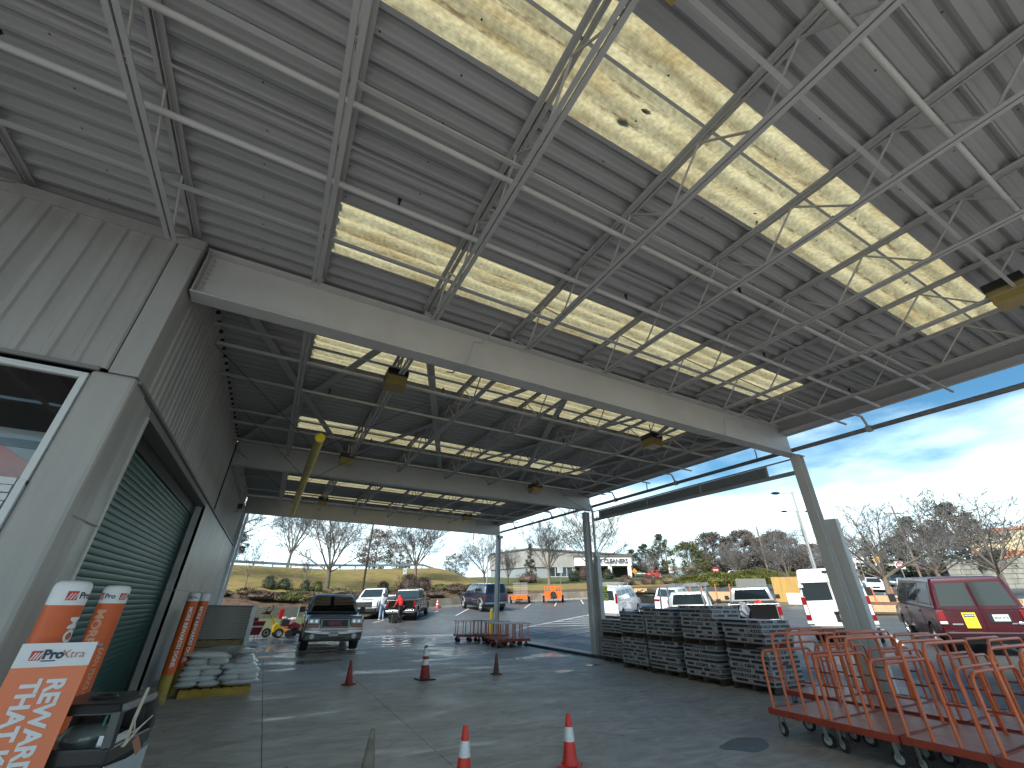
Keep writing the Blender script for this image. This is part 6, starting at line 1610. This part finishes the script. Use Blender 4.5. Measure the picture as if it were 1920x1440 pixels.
for i, (x, w_, h_) in enumerate([(12.6,2.6,1.5),(14.3,2.2,1.2),(9.8,1.1,.9),(17.5,3,.8),(19.8,3.4,.7),(22,3,.6)]):
    bush('%s leafless shrub on the mulch bed above the parked trucks' % ('tall purple brown','lower purple brown','small purple brown','flat brown','broad brown','low ragged brown')[i], x, ywall(x)+(4.2 if i < 3 else 2.2), w_, h_, dbm, 30+i, n=1500, leaf=.12)
for i, (x, y, w_, h_) in enumerate([(47,39.2,5,1.3),(50.5,38.6,5.5,1.7),(54,39.4,5,1.5),(57.5,38.4,5.5,1.9),(61,38.8,5,1.9),(64.5,37,5,2.2),(68.5,36.5,5,2.3)]):
    bush('%s yellow green spreading juniper in the row behind the timber' % ('first','second','third','fourth','fifth','sixth','seventh')[i], x, y, w_, h_*.9, jun, 50+i, n=5000, leaf=.17)
for i, (x, y) in enumerate([(44.5,48.5),(47.3,47.3),(50,46),(52.8,45)]):
    bush('%s clipped brown hedge block below the small bare tree' % ('leftmost','second','third','rightmost')[i], x, y, 2.7, 1.2, (dbm,dbm,tanm,dbm)[i], 60+i, n=1300, leaf=.12)
bush('round clipped bush in front of the portico', 56.5, 66.5, 2.6, 1.8, dkg, 71, n=1200, leaf=.14)
bush('round brown bush beside the portico', 51.5, 67.5, 2.4, 2.4, dbm, 72, n=1200, leaf=.14)
bush('dark green hedge block before the grey building front', 46.7, 64.0, 2.6, 1.7, dkg, 73, n=1300, leaf=.12)
bush('shrubs at the foot of the narrow conifer', 38.2, 65.5, 4.5, 1.5, dbm, 74, n=1300, leaf=.14)
# ---------------------------------------------------------------- poles
polem = mat('pole_dark', (.05,.05,.05), .6); woodp = mat('pole_wood', (.17,.13,.10), .9, var=.2); galv = mat('pole_grey', (.30,.31,.31), .5, .3)
def pole(name, label, cat, x, y, h, r, m, z=None): t = thing(name, label, cat, (x,y,gz(x,y) if z is None else z)); MB().tube([(0,0,-.5),(0,0,h)], [r,r*.65], 10).build('mast', m, t, 40); return t
t = pole('lamp_post', 'dark lamp pole rising behind the white pickup through the sky', 'lamp post', 8.05, 45, 11, .11, mat('pole_brown', (.07,.05,.04), .7)); MB().box(-.5,.5,-.15,.15,11,11.15).build('lamp_head', polem, t)
t = pole('flagpole', 'thin pale pole behind the round bare tree', 'pole', 14.1, 60, 10, .05, galv)
t = pole('lamp_post', 'grey lamp post beside the far corner column', 'lamp post', 26.2, 56, 12, .09, galv); MB().box(-.6,.6,-.15,.15,12,12.15).build('lamp_head', polem, t)
t = pole('lamp_post', 'tall twin headed lamp post seen left of the nearest column', 'lamp post', 53.1, 27.9, 8.9, .10, galv)
MB().bar((-.9,.6,8.8),(.9,-.6,8.8),.05,.05).build('arm', galv, t)
for s in (1,-1): MB().ell((s*1.1,-s*.75,8.8),(.42,.3,.1), 12, 6).build('lamp_head', polem, t, 60)
t = pole('lamp_post', 'nearer twin headed lamp post, its lamps beside the top of the nearest column', 'lamp post', 37.0, 19.3, 8.6, .10, galv)
MB().bar((-.9,.6,8.5),(.9,-.6,8.5),.05,.05).build('arm', galv, t)
for s in (1,-1): MB().ell((s*1.1,-s*.75,8.5),(.42,.3,.1), 12, 6).build('lamp_head', polem, t, 60)
def upole(label, x, y, h, arms=True):
    t = pole('utility_pole', label, 'utility pole', x, y, h, .14, woodp)
    if arms:
        MB().bar((-.95,.7,h-.9),(.95,-.7,h-.9),.1,.12).build('crossarm', woodp, t); m = MB()
        for k in (-1,-.4,.4,1): m.lathe([(.05,0),(.06,.12),(.03,.2)], 8, (.9*k,-.66*k,h-.84))
        m.build('insulator', galv, t)
    return t
upole('utility pole with crossarm beside the large bare tree on the right', 70.7, 25.05, 9.9)
upole('utility pole in the gap right of the lettered portico', 66, 60.5, 6.2, False)
upole('utility pole among the brown trees in the distance', 68, 42.5, 8.0, False)
upole('short utility pole near the stone wall', 76, 19.6, 4.6, False)
wm_ = mat('wire_black', (.03,.03,.03), .6)
def wires(label, a, b_, sag=1.2, n=14): 
    pts = [Vector(a).lerp(Vector(b_), k/n)+Vector((0,0,-sag*4*(k/n)*(1-k/n))) for k in range(n+1)]
    tag(MB().tube(pts, .025, 4, False).build('overhead_wire', wm_), label, 'wire')
zz = gz(70.7,25.05)
wires('overhead wire running right from the utility pole', (71.5,24.5,zz+9.2), (64,-6,zz+10.5)); wires('overhead wire running left from the utility pole', (71.5,24.5,zz+9.2), (68,42.5,gz(68,42.5)+7.8))
wires('lower overhead wire crossing the sky at the right', (69.9,25.6,zz+9.0), (68,42.5,gz(68,42.5)+7.2), 1.5)
# traffic signs
def sign(name, label, x, y, h, build, rz, r=.04, z=None):
    t = thing(name, label, 'sign', (x,y,gz(x,y) if z is None else z), rz); MB().tube([(0,0,-.3),(0,0,h)], r, 8).build('post', galv, t); build(t, h); return t
def stop(t, h):
    o = MB().lathe([(.001,-.07),(.42,-.07),(.42,-.05),(.001,-.05)], 8, (0,0,h-.1), 'y').build('sign_face', redlens, t); o.rotation_euler = (0,0,0); text('STOP', .24, whitev, o, (0,-.075,h-.1), (pi/2,0,0), .002, .006)
def noent(t, h):
    MB().box(-.42,.42,-.06,-.04,h-.5,h+.34).build('sign_board', whitev, t); o = MB().lathe([(.001,-.075),(.36,-.075),(.36,-.06),(.001,-.06)], 20, (0,0,h-.08), 'y').build('sign_face', redlens, t); MB().box(-.26,.26,-.085,-.075,h-.13,h-.03).build('bar', whitev, o)
    text('DO NOT', .11, whitev, o, (0,-.08,h+.08), (pi/2,0,0), .001, .003); text('ENTER', .11, whitev, o, (0,-.08,h-.24), (pi/2,0,0), .001, .003)
def diam(t, h): MB().add([(0,-.05,h-.5),(.5,-.05,h),(0,-.05,h+.5),(-.5,-.05,h)], [(0,1,2,3)]).add([(0,-.03,h-.5),(.5,-.03,h),(0,-.03,h+.5),(-.5,-.03,h)], [(3,2,1,0)]).build('sign_face', mat('sign_amber', (.65,.28,.02), .4), t)
def rect(w, h_, m, lines=()):
    def f(t, h):
        o = MB().box(-w/2,w/2,-.06,-.04,h-h_/2,h+h_/2).build('sign_board', m, t)
        for i, (s_, z_, sz, mm) in enumerate(lines): text(s_, sz, mm, o, (0,-.065,h+z_), (pi/2,0,0), .001, .003)
    return f
sign('stop_sign', 'round looking red stop sign on the bank behind the ladder rack pickup', 50.2, 38.2, 2.6, stop, radians(-55))
sign('no_entry_sign', 'do not enter sign between the large bare tree and the pines', 66, 24.9, 2.9, noent, radians(-68))
sign('no_entry_sign', 'do not enter sign just right of the nearest column', 55, 25.0, 3.0, noent, radians(-65))
sign('no_entry_sign', 'do not enter sign just left of the nearest column', 58, 28.3, 3.0, noent, radians(-65))
sign('warning_sign', 'orange diamond shaped road sign right of the portico', 57.5, 60.5, 1.4, diam, radians(-45))
sign('warning_sign', 'yellow diamond road sign left of the pines', 70, 28.6, 3.4, diam, radians(-68))
sign('road_sign', 'white rectangular road sign with black characters above the parked cars', 69, 30.3, 3.4, rect(1.2,.8,whitev,(('ONE WAY',0,.2,darkt),)), radians(-66))
sign('estate_sign', 'black and red hanging sign board left of the olive tree', 54, 48.9, 1.9, rect(.7,1.2,whitev,(('SALE',.25,.22,darkt),('NOW',-.25,.25,redt))), radians(-50))
sign('road_sign', 'small white sign on the bank right of the lamp pole', 12.2, 46.2, 1.65, rect(.36,.6,whitev,(('P',0,.3,darkt),)), radians(-14))
sign('road_sign', 'white sign on the lawn in front of the grey wall, left one', 40.0, 58.5, 2.2, rect(.9,1.3,whitev), radians(-35))
sign('road_sign', 'white sign on the lawn in front of the grey wall, right one', 48.0, 60.5, 2.2, rect(.8,1.3,whitev), radians(-38))
# guard rail on the hilltop
gr = thing('guard_rail', 'long metal guard rail along the road on top of the grass bank', 'guard rail')
pts = [(-14,55),(-4,59),(4,62),(12,64.5),(20,66),(27,67)]
for (xa, ya), (xb_, yb_) in zip(pts, pts[1:]):
    za, zb_ = gz(xa,ya), gz(xb_,yb_); MB().bar((xa,ya,za+.68),(xb_,yb_,zb_+.68),.06,.3).build('rail', galv, gr)
    for k in range(4): f_ = k/4; MB().box(-.07,.07,-.07,.07,-.3,.8).build('post', woodp, gr, None, (lerp(xa,xb_,f_),lerp(ya,yb_,f_)+.12,lerp(za,zb_,f_)))
# ---------------------------------------------------------------- buildings
bw_ = mat('block_white', (.24,.235,.225), .8, var=.08, vscale=.6, stain=(.17,.165,.15), sscale=.4); bg_ = mat('block_grey', (.20,.22,.23), .8, var=.08, vscale=.5); rfm = mat('roof_edge', (.10,.09,.085), .8)
def wall_run(par, name, m, pts, z0, z1s, th=.3):
    for i, ((xa, ya), (xb_, yb_)) in enumerate(zip(pts, pts[1:])):
        d = Vector((xb_-xa, yb_-ya)).normalized(); n_ = Vector((-d.y, d.x))*th
        za, zb_ = z1s[i], z1s[i+1]
        MB().add([(xa,ya,z0),(xb_,yb_,z0),(xb_+n_.x,yb_+n_.y,z0),(xa+n_.x,ya+n_.y,z0),(xa,ya,za),(xb_,yb_,zb_),(xb_+n_.x,yb_+n_.y,zb_),(xa+n_.x,ya+n_.y,za)], [(0,3,2,1),(4,5,6,7),(0,1,5,4),(1,2,6,5),(2,3,7,6),(3,0,4,7)]).build(name, m, par)
bd = thing('dry_cleaner_building', 'long low building with white upper wall, grey lower wall and lettered portico', 'building')
P = [(47.2,99),(49.9,85),(68.5,72.5)]
wall_run(bd, 'lower_wall', bg_, P, 4, (8.9,8.7,8.3))
P2 = [(46.9,99),(49.7,84.8),(68.4,72.2)]
wall_run(bd, 'upper_wall', bw_, P2, 8.5, (12.0,12.2,10.9), .5)
wall_run(bd, 'roof_edge', rfm, [(36.1,92.5),(49.8,84.4),(68.4,71.9)], 11.95, (12.3,12.5,12.3), .1) if False else None
MB().bar((46.8,99,12.1),(49.6,84.7,12.3),.3,.3).bar((49.85,84.5,12.3),(68.6,71.9,11.0),.3,.3).build('roof_edge', rfm, bd)
MB().add([(46.9,99,12),(49.7,84.8,12.2),(68.4,72.2,10.9),(75,90,11),(50,108,12)], [(0,1,2,3,4)]).build('roof', rfm, bd)
d = Vector((18.6,-12.5,0)).normalized(); n_ = Vector((-d.y,d.x,0))*-1
def onw(t, z, o=.06): p = Vector((49.9,85,0))+d*t-Vector((-d.y,d.x,0))*o; return (p.x,p.y,z)
wn = MB().quad(onw(4.5,6.6,.1),onw(9.5,6.6,.1),onw(9.5,8.9,.1),onw(4.5,8.9,.1)).build('shop_window', glass_b, bd)
for k in range(5): MB().bar(onw(4.5+1.25*k,6.6,.14),onw(4.5+1.25*k,8.9,.14),.08,.08).build('frame', whitetrim, wn)
MB().bar(onw(4.5,8.9,.14),onw(9.5,8.9,.14),.08,.08).bar(onw(4.5,6.6,.14),onw(9.5,6.6,.14),.08,.08).build('frame', whitetrim, wn)
MB().quad(onw(11.2,6.6,.1),onw(13.3,6.6,.1),onw(13.3,8.2,.1),onw(11.2,8.2,.1)).build('shop_window', glass_b, bd)
d2 = Vector((13.4,-8,0)).normalized()
po = MB()
pa = Vector((60.2,72.0,0)); pdir = Vector((.80,-.60,0)); pn = Vector((.6,.8,0))
def pp_(u, v_, z): q = pa+pdir*u+pn*v_; return (q.x, q.y, z)
def pbox(m, u0, u1, v0, v1, z0, z1): return m.add([pp_(u0,v0,z0),pp_(u1,v0,z0),pp_(u1,v1,z0),pp_(u0,v1,z0),pp_(u0,v0,z1),pp_(u1,v0,z1),pp_(u1,v1,z1),pp_(u0,v1,z1)], [(0,3,2,1),(4,5,6,7),(0,1,5,4),(1,2,6,5),(2,3,7,6),(3,0,4,7)])
pt_ = pbox(MB(), -6, 5.6, 0, 5, 8.5, 10.2).build('portico', whitetrim, bd); pbox(MB(), -6.2, 5.8, -.2, 5.2, 10.2, 10.5).build('cornice', rfm, pt_)
for u in (.8, 4.7): pbox(MB(), u, u+.75, .1, .9, 4.5, 8.5).build('column', whitetrim, pt_)
pbox(MB(), -6, 5.6, 4.6, 4.9, 4.5, 8.5).build('back_wall', mat('porch_dark', (.05,.045,.04), .8), pt_)
me = text_mesh('CK CLEANERS', 1.15, .05, .03); me.materials.append(darkt); o = link('lettering', me, pt_, pp_(1.6,-.08,9.35)); o.rotation_euler = (pi/2,0,atan2(-.60,.80)); o.scale = (.9,1,1)
# far low buildings
def shed(label, x, y, a, L_, D_, H_, m, z, roofc=None, win=0, band=None):
    t = thing('low_building', label, 'building', (x,y,z), a)
    MB().box(-L_/2,L_/2,0,D_,-2,H_).build('wall', m, t); MB().box(-L_/2-.2,L_/2+.2,-.2,D_+.2,H_,H_+.35).build('roof', roofc or rfm, t)
    for k in range(win):
        w_ = L_/(win+.5); f = MB().box(-L_/2+w_*(k+.35),-L_/2+w_*(k+1.0),-.06,-.02,H_*.25,H_*.72).build('window', glass_b, t); MB().box(-L_/2+w_*(k+.35),-L_/2+w_*(k+1.0),-.09,-.06,H_*.72,H_*.76).build('lintel', whitetrim, f)
    if band: MB().box(-L_/2-.1,L_/2+.1,-.25,-.02,*band[:2]).build('fascia_band', band[2], t)
    return t
shed('long white roofed low building beyond the road, right of centre', 118, 62, radians(-62), 55, 12, 4.5, mat('tan_block', (.2,.18,.16), .8), 5.5, mat('white_roof', (.6,.6,.58), .7), 9)
shed('small white building right of the lettered portico', 88, 84, radians(-45), 22, 10, 4.2, bw_, 5.5, bw_, 5)
shed('tan building with orange fascia at the far right', 94, 15.5, radians(-74), 20, 14, 5.2, mat('tan_siding', (.50,.42,.26), .7, var=.06), 6.5, mat('rust_roof', (.40,.14,.08), .6), 0, (1.5,2.5,mat('fascia_orange', (.62,.20,.08), .5)))
for o in list(bpy.data.objects):
    if o.name.startswith('low_building') and o.get('label', '').startswith('tan'):
        MB().box(-9,9,-.3,-.1,-.5,1.4).build('shop_glass', glass_d, o)
        for k in range(9): MB().box(-9+2.2*k-.1,-9+2.2*k+.1,-.36,-.3,-.5,1.4).build('mullion', galv, o)
# stone wall
sw = thing('stone_wall', 'pale stone retaining wall below the road at the far right', 'wall', (76.5,14.2,zt(76.5,14.2)), radians(-68)); stm = mat('pale_stone', (.22,.215,.19), .9, var=.25, vscale=1.5, bump=.5)
R = random.Random(2)
MB().box(-9.5,9.5,.1,.6,-1,3.0).build('core', mat('wall_mortar', (.16,.155,.14), .9), sw)
for j in range(6):
    x = -9.5
    while x < 9.4:
        w_ = R.uniform(.8,1.5); w_ = min(w_, 9.5-x); a, b_ = R.uniform(0,.05), .25
        MB().box(x+.02,x+w_-.02,a,b_,-.2+j*.53,-.2+j*.53+.5).build('stone', stm, sw, bevel=.03, seg=1); x += w_
# island with red mulch and timbers
isl = MB(); ring = []
for a in [2*pi*k/20 for k in range(20)]:
    x, y = 46.5+9*cos(a)*.95-1.2*sin(a), 19.2+3.4*sin(a)+2.2*cos(a); ring.append((x, y, zt(x, y)+.14))
low_ = [(x, y, z-.3) for x, y, z in ring]; n = 20
isl.add(ring+low_, [tuple(range(n))]+[(i, (i+1) % n, n+(i+1) % n, n+i) for i in range(n)])
struct(isl.build('mulch_island', natural('red_mulch', [(.10,.045,.03),(.2,.09,.06),(.13,.07,.05)], 2.)))
